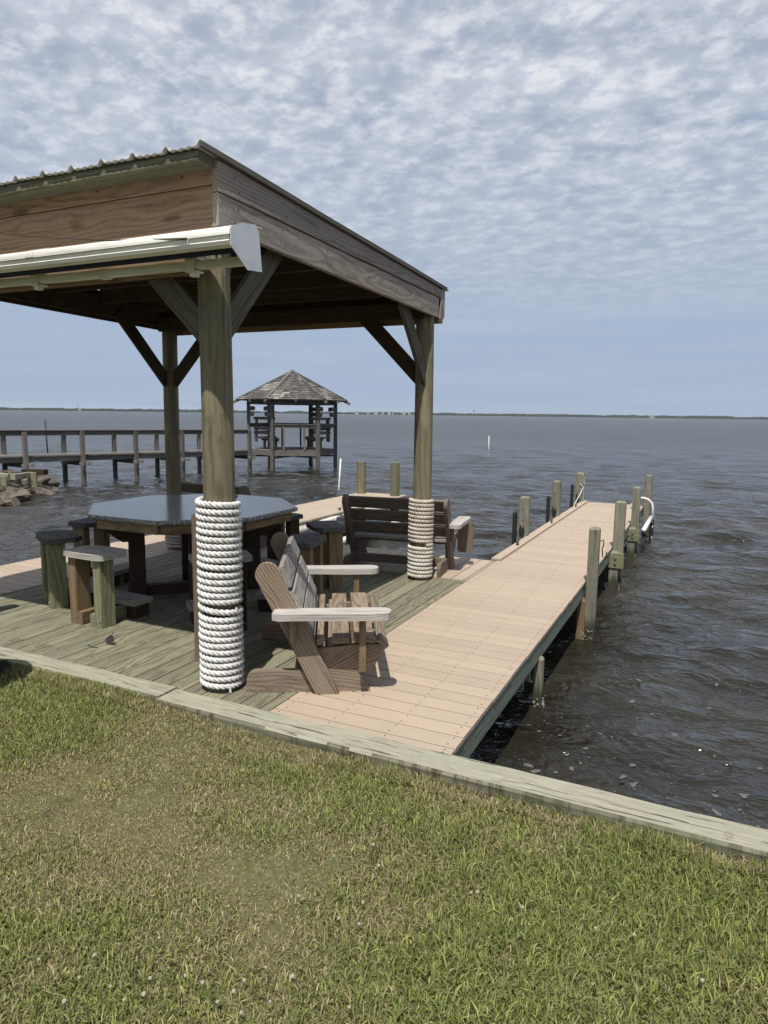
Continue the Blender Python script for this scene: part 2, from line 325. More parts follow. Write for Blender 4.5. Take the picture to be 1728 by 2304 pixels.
def composite():
    m, t, p = new_mat('tan_composite_decking'); g = G(t); tcn = g.n('ShaderNodeTexCoord'); oi = g.n('ShaderNodeObjectInfo')
    cb = g.n('ShaderNodeCombineXYZ'); g.set(cb.inputs[0], g.math('MULTIPLY', oi.outputs['Random'], 50)); g.set(cb.inputs[1], g.math('MULTIPLY', oi.outputs['Random'], 31))
    va = g.n('ShaderNodeVectorMath', operation='ADD'); t.links.new(tcn.outputs['Object'], va.inputs[0]); t.links.new(cb.outputs[0], va.inputs[1]); v = va.outputs[0]
    streak = g.noise(g.mapping(v, (6, 90, 90)), 1, 3, .6); blotch = g.noise(g.mapping(v, (2, 5, 5)), 1, 4, .6); sp = g.noise(v, 160, 2, .5)
    f = g.math('ADD', g.math('MULTIPLY', streak, .5), g.math('ADD', g.math('MULTIPLY', blotch, .35), g.math('MULTIPLY', sp, .15)))
    c = g.mix(g.ramp(f, .3, .7), (.378, .303, .232), (.325, .26, .198))
    scuff = g.ramp(g.noise(g.mapping(v, (3, 7, 7), (5, 5, 5)), 1, 6, .7), .60, .74)
    c = g.mix(g.math('MULTIPLY', scuff, .30), c, (.25, .195, .145))
    c = g.mix(1.0, c, g.math('ADD', g.math('MULTIPLY', oi.outputs['Random'], .11), .945), 'MULTIPLY')
    t.links.new(c, p.inputs['Base Color']); p.inputs['Roughness'].default_value = .62; p.inputs['Specular IOR Level'].default_value = .3
    t.links.new(g.bump(f, .25, .002), p.inputs['Normal']); return m
M['comp'] = composite()
M['compedge'] = plain('composite_cut_edge', (.25, .2, .17), .8, nscale=20, namt=.3)
M['screw'] = plain('dark_screw_heads', (.06, .038, .025), .6, metal=.3)
M['rope'] = plain('white_rope', (.60, .595, .58), .85, nscale=22, namt=.3, dirt=(.35, .335, .305), bump=.4)
M['ropedirty'] = plain('weathered_tan_rope', (.50, .46, .38), .9, nscale=9, namt=.4, dirt=(.27, .22, .16), bump=.4)
M['ropemid'] = plain('pale_weathered_rope', (.54, .52, .46), .9, nscale=9, dirt=(.33, .26, .185), bump=.4)
M['black'] = plain('black_rubber', (.014, .014, .014), .65, nscale=12, bump=.1)
M['whitemetal'] = plain('white_painted_aluminium', (.80, .79, .74), .38, nscale=3, dirt=(.52, .50, .42), bump=.02, stretch=(.3, 3, 3))
M['galv'] = plain('galvanised_sheet', (.62, .63, .64), .42, metal=.3, nscale=9, dirt=(.50, .52, .54), bump=.15)
M['roofmetal'] = plain('weathered_metal_roofing', (.52, .51, .49), .5, metal=.2, nscale=4, dirt=(.42, .41, .39), bump=.06)
M['dullmetal'] = plain('dull_grey_flashing', (.24, .235, .23), .6, nscale=8, dirt=(.17, .165, .16))
M['navy'] = plain('navy_awning_fabric', (.012, .018, .05), .9, nscale=30)
M['bolt'] = plain('galvanised_bolt', (.40, .39, .37), .45, metal=.8, nscale=20)
M['pvc'] = plain('white_pvc', (.68, .67, .63), .4, nscale=5, dirt=(.52, .48, .40))
M['bumper'] = plain('stained_white_vinyl', (.60, .58, .53), .5, nscale=3.5, dirt=(.22, .20, .17), bump=.3)
M['foambits'] = plain('sea_foam', (.105, .097, .085), .6, nscale=30)
M['barnacle'] = plain('barnacle_shell', (.50, .47, .42), .8, nscale=60, dirt=(.14, .12, .10))
M['leaf'] = plain('dry_dark_leaf', (.03, .026, .022), .7, nscale=30)
M['wire'] = plain('rusty_wire', (.05, .035, .028), .7, metal=.4)
M['housewall'] = plain('pale_house_siding', (.50, .50, .48), .8, nscale=.2, dirt=(.28, .26, .25))
M['houseroof'] = plain('house_roof', (.16, .15, .15), .8, nscale=.2)
def granite():
    m, t, p = new_mat('polished_grey_granite'); g = G(t); tcn = g.n('ShaderNodeTexCoord'); v = tcn.outputs['Object']
    n1 = g.noise(v, 150, 2, .7); n2 = g.noise(v, 60, 3, .7); n3 = g.noise(v, 330, 1, .5)
    c = g.mix(g.ramp(n1, .42, .58), (.16, .17, .18), (.34, .34, .34)); c = g.mix(g.ramp(n2, .58, .66), c, (.05, .05, .055)); c = g.mix(g.ramp(n3, .62, .70), c, (.5, .49, .47))
    t.links.new(c, p.inputs['Base Color']); p.inputs['Roughness'].default_value = .17; p.inputs['Specular IOR Level'].default_value = .5; return m
M['granite'] = granite()
def chipped():
    m, t, p = new_mat('chipped_granite_edge'); g = G(t); tcn = g.n('ShaderNodeTexCoord'); v = tcn.outputs['Object']
    n1 = g.noise(v, 55, 4, .7); c = g.mix(g.ramp(n1, .42, .6), (.10, .10, .10), (.40, .395, .385)); t.links.new(c, p.inputs['Base Color'])
    p.inputs['Roughness'].default_value = .8; t.links.new(g.bump(n1, 1.0, .012), p.inputs['Normal']); return m
M['graniteedge'] = chipped()
def rockmat():
    m, t, p = new_mat('brown_riprap_stone'); g = G(t); tcn = g.n('ShaderNodeTexCoord'); oi = g.n('ShaderNodeObjectInfo'); v = tcn.outputs['Object']
    n1 = g.noise(v, 3.5, 6, .65, .4); n2 = g.noise(v, 18, 4, .6)
    c = g.mix(g.ramp(n1, .38, .64), (.03, .024, .019), (.125, .10, .078)); c = g.mix(g.math('MULTIPLY', g.ramp(n2, .5, .7), .5), c, (.07, .055, .04))
    c = g.mix(1.0, c, g.math('ADD', g.math('MULTIPLY', oi.outputs['Random'], .5), .75), 'MULTIPLY')
    t.links.new(c, p.inputs['Base Color']); p.inputs['Roughness'].default_value = .85; t.links.new(g.bump(n1, .7, .05, g.bump(n2, .5, .02)), p.inputs['Normal']); return m
M['rock'] = rockmat()

# ================================================================ water
WZ = -0.55
NW = 58
_lam = np.exp(rng.uniform(np.log(.26), np.log(2.2), NW)); _k = 2 * np.pi / _lam
_dir = np.arctan2(-.86, .30) + rng.normal(0, .55, NW)           # wind chop running towards the shore
_kx = _k * np.cos(_dir); _ky = _k * np.sin(_dir); _ph = rng.uniform(0, 6.28, NW); _amp = .042 * _lam / 6.28 * rng.uniform(.6, 1.4, NW) * np.minimum(1, .95 / _lam) ** .6
def wave(x, y, ds=None):
    h = np.zeros_like(x)
    calm = np.clip((y + 1.0) / 7.0, .35, 1.0)
    for i in range(NW):
        a = _amp[i]
        if ds is not None: a = a * np.clip((_lam[i] / ds - 2.5) / 3.0, 0, 1)
        ph = _kx[i] * x + _ky[i] * y + _ph[i]
        h += a * (np.sin(ph) + .22 * np.cos(2 * ph))
    return h * calm
st = .0085
th = np.arange(R(-8), R(190), st * 1.0); rr = np.exp(np.arange(np.log(1.2), np.log(5000), st))
TH, RR = np.meshgrid(th, rr)
WXc = 1.0 + RR * np.cos(TH); WYc = -2.2 + RR * np.sin(TH)
H = wave(WXc, WYc, RR * st * 1.15)
Vw = np.stack([WXc, WYc, WZ + H], -1).reshape(-1, 3)
nr, nc = TH.shape
idx = np.arange(nr * nc).reshape(nr, nc)
Fw = np.stack([idx[:-1, :-1], idx[1:, :-1], idx[1:, 1:], idx[:-1, 1:]], -1).reshape(-1, 4)
cen = Vw[Fw].mean(1); keep = (cen[:, 1] > -.32) & ~((cen[:, 0] < -17.2) & (cen[:, 1] < 5.5))
Fw = Fw[keep][:, ::-1]
def watermat():
    m, t, p = new_mat('brackish_water'); g = G(t); tcn = g.n('ShaderNodeTexCoord'); v = tcn.outputs['Object']
    rot = g.n('ShaderNodeMapping'); rot.inputs['Rotation'].default_value = (0, 0, R(-20)); rot.inputs['Scale'].default_value = (.78, 1.2, 1); t.links.new(v, rot.inputs[0]); w = rot.outputs[0]
    n1 = g.noise(w, 2.7, 4, .55, .3); n2 = g.noise(w, 8.5, 4, .55, .2); n3 = g.noise(w, .25, 3, .55)
    silt = g.noise(w, .35, 4, .6)
    c = g.mix(g.ramp(silt, .35, .7), (.015, .0135, .0095), (.035, .033, .026))
    t.links.new(c, p.inputs['Base Color']); p.inputs['IOR'].default_value = 1.33
    ln = g.n('ShaderNodeVectorMath', operation='LENGTH'); t.links.new(v, ln.inputs[0])          # open water is ruffled by wind, the lee of the docks is not
    t.links.new(g.math('ADD', g.math('MULTIPLY', g.ramp(ln.outputs['Value'], 2, 75), .21), .05), p.inputs['Roughness'])
    b = g.bump(n3, .6, .6); b = g.bump(n1, 1.0, .15, b); b = g.bump(n2, .8, .024, b)
    t.links.new(b, p.inputs['Normal']); return m
M['water'] = watermat()
wo_ = link('water', fast_mesh('water', Vw, Fw, M['water'], True)); tag(wo_, kind='structure')
def waterz(x, y): return WZ + float(wave(np.array([x]), np.array([y]))[0])

# ================================================================ lawn
LZ = -0.058
def lawnmat():
    m, t, p = new_mat('lawn_thatch_soil'); g = G(t); tcn = g.n('ShaderNodeTexCoord'); v = tcn.outputs['Object']
    n1 = g.noise(v, 1.2, 5, .6); n2 = g.noise(v, 45, 4, .7); n3 = g.noise(v, 9, 4, .65)
    c = g.mix(g.ramp(n1, .35, .65), (.115, .11, .05), (.075, .095, .032)); c = g.mix(g.ramp(n2, .45, .72), c, (.19, .16, .09)); c = g.mix(g.math('MULTIPLY', g.ramp(n3, .5, .72), .6), c, (.05, .045, .025))
    t.links.new(c, p.inputs['Base Color']); p.inputs['Roughness'].default_value = .95; p.inputs['Specular IOR Level'].default_value = .1
    t.links.new(g.bump(n2, .9, .02), p.inputs['Normal']); return m
M['soil'] = lawnmat()
gx = np.concatenate([[-3000, -300, -60, -17.2], np.linspace(-12, 14, 105), [40, 300, 3000]]); gy = np.concatenate([[-3000, -300, -50, -14], np.linspace(-9, -.25, 61)])
GX, GY = np.meshgrid(gx, gy); inn = (np.abs(GX) < 15) & (GY > -10)
def lump(x, y): return .014 * np.sin(2.1 * x + .7) * np.sin(1.7 * y + .3) + .008 * np.sin(5.3 * x + 1.9 * y) + .006 * np.sin(7.7 * y - 3.1 * x)
def lawnz(x): f = np.clip((1.3 - x) / 2.4, 0, 1); return .052 * f * f * (3 - 2 * f)
GZ = LZ + lawnz(GX) + np.where(inn, lump(GX, GY), 0) * np.clip((-.4 - GY) * 3, 0, 1)
ix = np.arange(GX.size).reshape(GX.shape)
Fl = np.stack([ix[:-1, :-1], ix[:-1, 1:], ix[1:, 1:], ix[1:, :-1]], -1).reshape(-1, 4)
tag(link('ground', fast_mesh('ground', np.stack([GX, GY, GZ], -1).reshape(-1, 3), Fl, M['soil'], True)), kind='structure')
# the neighbouring shore to the left, seen behind the rocks
mb = MB(); mb.prism([(-60, -.36), (-17.0, -.36), (-14.6, 4.2), (-13.4, 7.3), (-14.2, 8.8), (-17.5, 9.6), (-60, 9.6)], -1.2, -.10)
tag(mb.build('shore_bank', M['soil']), kind='structure')

# value noise for grass patches
_tab = rng.random((64, 64))
def vnoise(x, y):
    xi = np.floor(x).astype(int); yi = np.floor(y).astype(int); fx = x - xi; fy = y - yi; fx = fx * fx * (3 - 2 * fx); fy = fy * fy * (3 - 2 * fy)
    T = lambda a, b: _tab[a % 64, b % 64]
    return (T(xi, yi) * (1 - fx) + T(xi + 1, yi) * fx) * (1 - fy) + (T(xi, yi + 1) * (1 - fx) + T(xi + 1, yi + 1) * fx) * fy
def greenness(x, y):
    n = .42 * vnoise(x * 1.5 + 3, y * 1.5) + .38 * vnoise(x * 4.7, y * 4.7 + 9) + .20 * vnoise(x * 13, y * 13)
    gsn = lambda cx, cy, sx, sy: np.exp(-((x - cx) / sx) ** 2 - ((y - cy) / sy) ** 2)
    n += .34 * gsn(2.9, -1.0, .9, .55) + .20 * gsn(1.4, -.75, .7, .3) + .16 * gsn(1.9, -2.15, .7, .25) - .17 * gsn(.85, -1.15, .75, .42) - .10 * gsn(1.9, -1.55, .45, .3) + .22 * gsn(-.3, -.75, .6, .25) + .1 * gsn(2.6, -1.7, .8, .35) - .25 * gsn(x * 0 + x, -.42 + 0 * y, 1, .07)
    return .56 + (n - .44) * 1.65
def blades(N, region, hmin, hmax, wid, flat, seed):
    r = np.random.default_rng(seed)
    x = r.uniform(region[0], region[1], N); y = r.uniform(region[2], region[3], N)
    gr = greenness(x, y)
    keep = r.random(N) < np.clip(.62 + gr * .6, 0, 1); x, y, gr = x[keep], y[keep], gr[keep]; n = len(x)
    hgt = r.uniform(hmin, hmax, n) * np.clip(.45 + gr * 1.05, .4, 1.35); w = r.uniform(.6, 1.25, n) * wid
    az = r.uniform(0, 2 * np.pi, n); lean = np.clip(r.normal(.75 if not flat else 1.75, .38, n), .1, 2.6)
    dx, dy = np.cos(az), np.sin(az); sx, sy = -dy, dx
    tw = r.uniform(-.8, .8, n); sx2 = sx * np.cos(tw) + dx * np.sin(tw); sy2 = sy * np.cos(tw) + dy * np.sin(tw)
    z0 = LZ + lawnz(x) + lump(x, y) * np.clip((-.4 - y) * 3, 0, 1) - .004
    P = []
    a1 = lean * .45; m1x = hgt * .55 * np.sin(a1); m1z = hgt * .55 * np.cos(a1); a2 = lean * 1.25; m2x = m1x + hgt * .45 * np.sin(a2); m2z = np.maximum(m1z + hgt * .45 * np.cos(a2), .004)
    def pt(ox, oz, s, k): return np.stack([x + dx * ox + (sx if k == 0 else sx2) * s, y + dy * ox + (sy if k == 0 else sy2) * s, z0 + oz], -1)
    V = np.stack([pt(0 * hgt, 0 * hgt, -w / 2, 0), pt(0 * hgt, 0 * hgt, w / 2, 0), pt(m1x, m1z, w * .42, 1), pt(m1x, m1z, -w * .42, 1), pt(m2x, m2z, 0 * w, 1)], 1)
    b = np.arange(n)[:, None] * 5
    Ft = np.concatenate([b + np.array([[0, 1, 2]]), b + np.array([[0, 2, 3]]), b + np.array([[3, 2, 4]])], 0)
    dry = np.clip(1.14 - gr * 1.30 + r.normal(0, .24, n), 0, 1)
    if flat: dry = np.clip(dry + .22, 0, 1)
    g1 = np.array([.12, .155, .036]); g2 = np.array([.295, .31, .10]); s1 = np.array([.40, .345, .195]); s2 = np.array([.24, .19, .105])
    u = r.random(n)[:, None]; vv = r.random(n)[:, None]
    gcol = g1 * (1 - u) + g2 * u; scol = s1 * (1 - vv) + s2 * vv
    d = (dry > r.random(n) * .75 + .12)[:, None].astype(float)
    c = gcol * (1 - d) + scol * d; c = c * r.uniform(.55, 1.35, n)[:, None]
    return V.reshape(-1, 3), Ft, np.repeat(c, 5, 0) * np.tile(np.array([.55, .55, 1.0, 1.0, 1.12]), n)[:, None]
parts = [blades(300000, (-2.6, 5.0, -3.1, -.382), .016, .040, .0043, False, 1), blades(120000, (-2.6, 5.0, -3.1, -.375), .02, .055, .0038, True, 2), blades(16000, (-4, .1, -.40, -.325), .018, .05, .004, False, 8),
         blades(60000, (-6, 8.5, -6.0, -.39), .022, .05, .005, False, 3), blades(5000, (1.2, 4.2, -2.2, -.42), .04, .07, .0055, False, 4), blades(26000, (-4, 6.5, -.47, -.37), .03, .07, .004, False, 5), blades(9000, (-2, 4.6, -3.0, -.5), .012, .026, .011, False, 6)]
off = 0; VV, FF, CC = [], [], []
for V_, F2, C2 in parts: VV.append(V_); FF.append(F2 + off); CC.append(C2); off += len(V_)
VV = np.concatenate(VV); FF = np.concatenate(FF); CC = np.concatenate(CC)
gm, gt, gp = new_mat('grass_blades'); gg = G(gt)
at = gg.n('ShaderNodeAttribute', attribute_name='tint'); gt.links.new(at.outputs['Color'], gp.inputs['Base Color'])
gp.inputs['Roughness'].default_value = .6; gp.inputs['Specular IOR Level'].default_value = .3
tl = gg.n('ShaderNodeBsdfTranslucent'); gt.links.new(at.outputs['Color'], tl.inputs[0]); ms = gg.n('ShaderNodeMixShader'); ms.inputs[0].default_value = .25
gt.links.new(gp.outputs[0], ms.inputs[1]); gt.links.new(tl.outputs[0], ms.inputs[2])
gt.links.new(ms.outputs[0], [n for n in gt.nodes if n.type == 'OUTPUT_MATERIAL'][0].inputs[0])
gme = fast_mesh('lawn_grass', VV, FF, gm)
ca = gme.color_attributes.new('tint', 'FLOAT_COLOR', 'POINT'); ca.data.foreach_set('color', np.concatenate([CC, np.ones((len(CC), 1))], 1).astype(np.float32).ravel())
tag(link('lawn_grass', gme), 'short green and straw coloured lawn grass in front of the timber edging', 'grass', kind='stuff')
# white clover heads in the lawn
fl = MB()
for k in range(26):
    z = 1 - 2 * (k + .5) / 26; q = math.sqrt(1 - z * z); a = k * 2.4
    c = Vector((q * math.cos(a), q * math.sin(a), z * .8)) * .0038; nrm = c.normalized(); s1 = nrm.orthogonal().normalized(); s2 = nrm.cross(s1)
    fl.add([c + s1 * .0018, c + s2 * .0018, c - s1 * .0018, c - s2 * .0018, c + nrm * .005], [(0, 1, 4), (1, 2, 4), (2, 3, 4), (3, 0, 4)])
M['petal'] = plain('clover_petals', (.46, .43, .38), .8, nscale=200, dirt=(.34, .27, .23)); M['stem'] = plain('clover_stem', (.10, .15, .04), .7)
fme = mesh('flower_head', fl.v, fl.f, M['petal']); sme_ = MB().tube([(0, 0, -.045), (.002, 0, -.02), (0, 0, 0)], .0012, 5); stme = mesh('stem', sme_.v, sme_.f, M['stem'])
CLV = [(742, 1393), (930, 1405), (865, 1568), (945, 1600), (1140, 1590), (515, 1620), (670, 1655), (580, 1680), (300, 1690), (1015, 1690), (1260, 1690), (1125, 1740), (1630, 1715), (1365, 1570), (440, 1475), (1580, 1300), (1240, 1530), (180, 1500), (1395, 1195), (700, 1580), (370, 1580), (1090, 1640)]
def unproj(px, py, z):
    d = (px - 864) * X_ - (py - 1152) * Y_ + 1550 * F_; c0 = Vector((2.571, -3.199, 1.65)); return c0 + d * ((z - c0.z) / d.z)
CL2 = [(x * .4822, 1440 + y * .4822) for x, y in CLV] + [(800 + x * .5594, 1600 + y * .5594) for x, y in [(93, 622), (70, 538), (145, 935), (465, 732), (490, 728), (672, 790), (30, 770), (1120, 900), (965, 875), (1395, 1085), (15, 858)]]
for x, y in CL2:
    q = unproj(x, y, LZ + .04); f = thing('clover_flower', 'small white clover flower head standing in the lawn', 'flower', (q.x, q.y, LZ + float(lawnz(q.x))), random.uniform(0, 6), 'clover flowers in the lawn')
    Mx = WM[f.name] @ Matrix.Translation((0, 0, .042)) @ Matrix.Scale(random.uniform(.55, .95), 4)
    link('flower_head', fme, f, Mx); link('stem', stme, f, Mx)

# ================================================================ bulkhead
bk = thing('bulkhead', 'bleached timber bulkhead cap running between lawn and water', 'bulkhead', (0, -.26, 0))
for (x0, x1, dz, w, yc, rz_) in [(-9.0, -4.22, .004, .185, -.212, -.004), (-4.215, -.215, .010, .178, -.226, -.006), (-.21, 4.1, .0, .186, -.271, -.010), (4.105, 10.0, .004, .19, -.30, -.006)]:
    # irregular hewn timber
    n = 34; pr = chrect(-w / 2, w / 2, -.075, .075, .012); Vb = []; Fb = []
    for i in range(n + 1):
        x = x0 + (x1 - x0) * i / n
        for j, (a, b) in enumerate(pr):
            q = mnoise.noise((x * 2.3, j * 3.7, w * 9)) * .006 + mnoise.noise((x * 9, j * 5.1, w)) * .0035
            Vb.append((x - (x0 + x1) / 2, a + q * (1 if a > 0 else -1), b + q * .7))
    for i in range(n):
        for j in range(8): Fb.append((i * 8 + j, i * 8 + (j + 1) % 8, (i + 1) * 8 + (j + 1) % 8, (i + 1) * 8 + j))
    Fb += [tuple(range(7, -1, -1)), tuple(n * 8 + j for j in range(8))]
    ob_ = MB().add(Vb, Fb).build('cap_beam', M['beamcap'], bk, Matrix.Translation(((x0 + x1) / 2, yc, -.070 + dz)) @ Matrix.Rotation(rz_, 4, 'Z'))
    ob_.data.materials.append(M['beamface'])
    for pl_ in ob_.data.polygons:
        if pl_.center.y < -w / 2 + .007: pl_.material_index = 1
x = -9.0
me_sheet = board_mesh(1.5, .198, .06, M['rim'])
while x < 10:
    if x > 1.35 or x < -4.3:
        board('sheet_plank', (x + .1, -.26, -1.4), (x + .1, -.26, -.15), .196, .06, (0, 1, 0), M['rim'], bk)
    x += .2

# ================================================================ decks and pier
def screws(name, pts, parent, r=.0055):
    mb = MB()
    for (x, y, z) in pts:
        V = [(x + r * math.cos(a) * random.uniform(.8, 1.25), y + r * math.sin(a), z) for a in [k * math.pi / 3 for k in range(6)]]
        V2 = [(a, b, z - .004) for a, b, c in V]
        mb.add(V + V2, [tuple(range(6))] + [(i, (i + 1) % 6, 6 + (i + 1) % 6, 6 + i) for i in range(6)])
    o = mb.build(name, M['screw'], parent, Matrix.Identity(4), recalc=False); o['kind'] = 'stuff'; return o
# pine platform
dk = thing('pine_deck', 'greenish pine deck boards under the pavilion beside the tan pier', 'deck', (-1.3, 1.5, 0))
x = -3.055; k = 0; sp = []
while x < .44:
    w = .1375
    if x + w > .455: w = .455 - x
    j = random.uniform(-.001, .001)
    board('deck_board', (x + w / 2, -.196 + random.uniform(-.004, .004), -.019 + j), (x + w / 2, 3.122, -.019 + j), w - .009, .038, (0, 0, 1), M['deck'], dk)
    for yy in (.02, .62, 1.24, 1.86, 2.48, 3.06):
        for d in (.03, w - .03): sp.append((x + d + random.uniform(-.004, .004), yy + random.uniform(-.01, .01), .0015))
    x += w; k += 1
board('border_board', (-3.055, 3.20, -.0195), (.452, 3.20, -.0195), .148, .038, (0, 0, 1), M['deck'], dk)
screws('deck_screws', sp, dk, .0035)
for y in (.0, .6, 1.2, 1.8, 2.4, 3.0): board('floor_joist', (-3.0, y, -.13), (.45, y, -.13), .18, .04, (0, 1, 0), M['rim'], dk)
# strip behind
st_ = thing('rear_walkway', 'tan composite walkway strip behind the pine deck carrying the benches', 'walkway', (-1.3, 3.8, 0))
x = -3.045; sp = []
while x < .44:
    w = min(.1385, .453 - x)
    board('deck_board', (x + w / 2, 3.282, -.0135), (x + w / 2, 4.345, -.0135), w - .0095, .025, (0, 0, 1), M['comp'], st_, ch=.002)
    for yy in (3.36, 3.82, 4.29):
        for d in (.03, w - .03): sp.append((x + d, yy + random.uniform(-.006, .006), .0006))
    x += w
screws('deck_screws', sp, st_)
board('rim_joist', (-3.04, 4.325, -.105), (.45, 4.325, -.105), .15, .038, (0, 1, 0), M['rim'], st_)
for y in (3.4, 3.85): board('floor_joist', (-3.0, y, -.12), (.45, y, -.12), .15, .04, (0, 1, 0), M['rim'], st_)
# left dock finger
fd = thing('finger_dock', 'tan composite dock running out along the far left side of the boat slip', 'dock', (-3.6, 4.7, 0))
y = -.145; sp = []
XL, XR = -4.17, -3.085
while y < 9.68:
    w = .1375
    sx = (y / 9.7) * .10
    xr = XR + .095 * (1 if y > 3.28 else 0)
    board('deck_board', (XL + sx, y + w / 2, -.0125), (xr, y + w / 2, -.0125), w - .0095, .025, (0, 0, 1), M['comp'], fd, ch=.002)
    for xx in (XL + sx + .05, -3.62, xr - .05):
        for d in (.03, w - .03): sp.append((xx + random.uniform(-.006, .006), y + d, .0012))
    y += w
screws('deck_screws', sp, fd)
for (xa, xb, y0, y1) in [(XL + .03, XL + .13, -.14, 9.6), (-3.11, -3.11, -.14, 3.25), (-3.01, -3.01, 4.36, 9.6)]:
    board('rim_joist', (xa, y0, -.105), (xb, y1, -.105), .15, .038, (1, 0, 0), M['rim'], fd)
board('rim_joist', (-4.05, 9.64, -.105), (-3.0, 9.64, -.105), .15, .038, (0, 1, 0), M['rim'], fd)
for yb in (1.7, 4.3, 6.9, 9.4):
    for xb in (-4.0, -3.12):
        MB().tube([(xb, yb, -1.6), (xb, yb, -.03)], .09, 12).build('dock_pile', M['pole'], fd, smooth=False, M=Matrix.Identity(4))
# main pier
pr_ = thing('pier', 'long tan composite pier running out over the water from the lawn', 'pier', (1.0, 5, 0))
y = -.112 - .1355; sp = []; PX0, PX1 = .459, 1.53
while y < 10.52:
    w = .1355; y0 = max(y, -.205); w2 = y + w - y0
    board('deck_board', (PX0, y0 + w2 / 2, -.0125 + random.uniform(-.0006, .0006)), (PX1 + random.uniform(-.002, .002), y0 + w2 / 2, -.0125), w2 - .0095, .025, (0, 0, 1), M['comp'], pr_, ch=.002)
    for xx in (.51, .83, 1.16, 1.485):
        for d in (.032, w2 - .03):
            if w2 > .08: sp.append((xx + random.uniform(-.008, .008), y0 + d, .0012))
    y += w
screws('deck_screws', sp, pr_, .0045)
board('rim_joist', (1.505, -.14, -.0965), (1.505, 4.6, -.0965), .14, .038, (1, 0, 0), M['rim'], pr_)
board('rim_joist', (1.505, 4.603, -.0965), (1.505, 10.5, -.0965), .14, .038, (1, 0, 0), M['rim'], pr_)
board('rim_joist', (.478, -.14, -.0965), (.478, 10.5, -.0965), .14, .038, (1, 0, 0), M['rim'], pr_)
for xx in (.83, 1.16): board('floor_joist', (xx, -.12, -.0965), (xx, 10.48, -.0965), .14, .038, (1, 0, 0), M['rim'], pr_)
board('rim_joist', (.5, 10.50, -.0965), (1.485, 10.50, -.0965), .14, .036, (0, 1, 0), M['rim'], pr_)
for a, b in ((4.36, 7.4), (7.405, 10.53)): board('edge_board', (.445, a, .0145), (.445, b, .0145), .11, .025, (0, 0, 1), M['comp'], pr_, ch=.003)
for yb in (1.62, 3.88, 5.98, 8.1, 10.38):
    for dy in (-.1, .1): board('cross_beam', (.40, yb + dy, -.235), (1.48, yb + dy, -.235), .15, .04, (0, 1, 0), M['rim'], pr_)

# ---------------------------------------------------------------- pilings of the pier
def barnacles(parent, x, y, s, n=70):
    mb = MB(); r_ = random.Random(int(x * 100 + y * 10))
    for i in range(n):
        side = r_.choice([0, 1, 2, 3]); t = r_.uniform(-s, s); zz = WZ + r_.uniform(-.05, .085) ; rr_ = r_.uniform(.003, .0075)
        px, py = [(t, -s), (s, t), (t, s), (-s, t)][side]; nx, ny = [(0, -1), (1, 0), (0, 1), (-1, 0)][side]
        c = Vector((x + px, y + py, zz)); nv = Vector((nx, ny, .2)).normalized(); a = nv.orthogonal().normalized(); b = nv.cross(a)
        V = [c + rr_ * (math.cos(q) * a + math.sin(q) * b) for q in [0, 1.57, 3.14, 4.71]] + [c + nv * rr_]
        mb.add(V, [(0, 1, 4), (1, 2, 4), (2, 3, 4), (3, 0, 4)])
    o = mb.build('barnacles', M['barnacle'], parent, Matrix.Identity(4), recalc=False); o['kind'] = 'stuff'
def sq_post(parent, x, y, z0, z1, s, mat, rz=0, name='timber', pyramid=0.02):
    n = 9; V = []; F = []
    pr = chrect(-s, s, -s, s, s * .13)
    for i in range(n + 1):
        z = z0 + (z1 - z0) * i / n
        for j, (a, b) in enumerate(pr):
            q = 1 + .04 * mnoise.noise((x * 3 + z * 2.2, j * 2.1, y)); V.append((a * q, b * q, z - (z0 + z1) / 2))
    for i in range(n):
        for j in range(8): F.append((i * 8 + j, i * 8 + (j + 1) % 8, (i + 1) * 8 + (j + 1) % 8, (i + 1) * 8 + j))
    F.append(tuple(range(7, -1, -1))); top = len(V)
    for (a, b) in pr: V.append((a * .55, b * .55, (z1 - z0) / 2 + pyramid))
    for j in range(8): F.append((n * 8 + j, n * 8 + (j + 1) % 8, top + (j + 1) % 8, top + j))
    F.append(tuple(top + j for j in range(8)))
    return MB().add(V, F).build(name, mat, parent, Matrix.Translation((x, y, (z0 + z1) / 2)) @ Matrix.Rotation(rz, 4, 'Z'))
def bolt(parent, p, nrm, r=.012):
    p = Vector(p); nrm = Vector(nrm)
    return MB().tube([p, p + nrm * .012], r, 6).build('bolt', M['bolt'], parent, Matrix.Identity(4))
PG = 'square mooring posts along the pier'
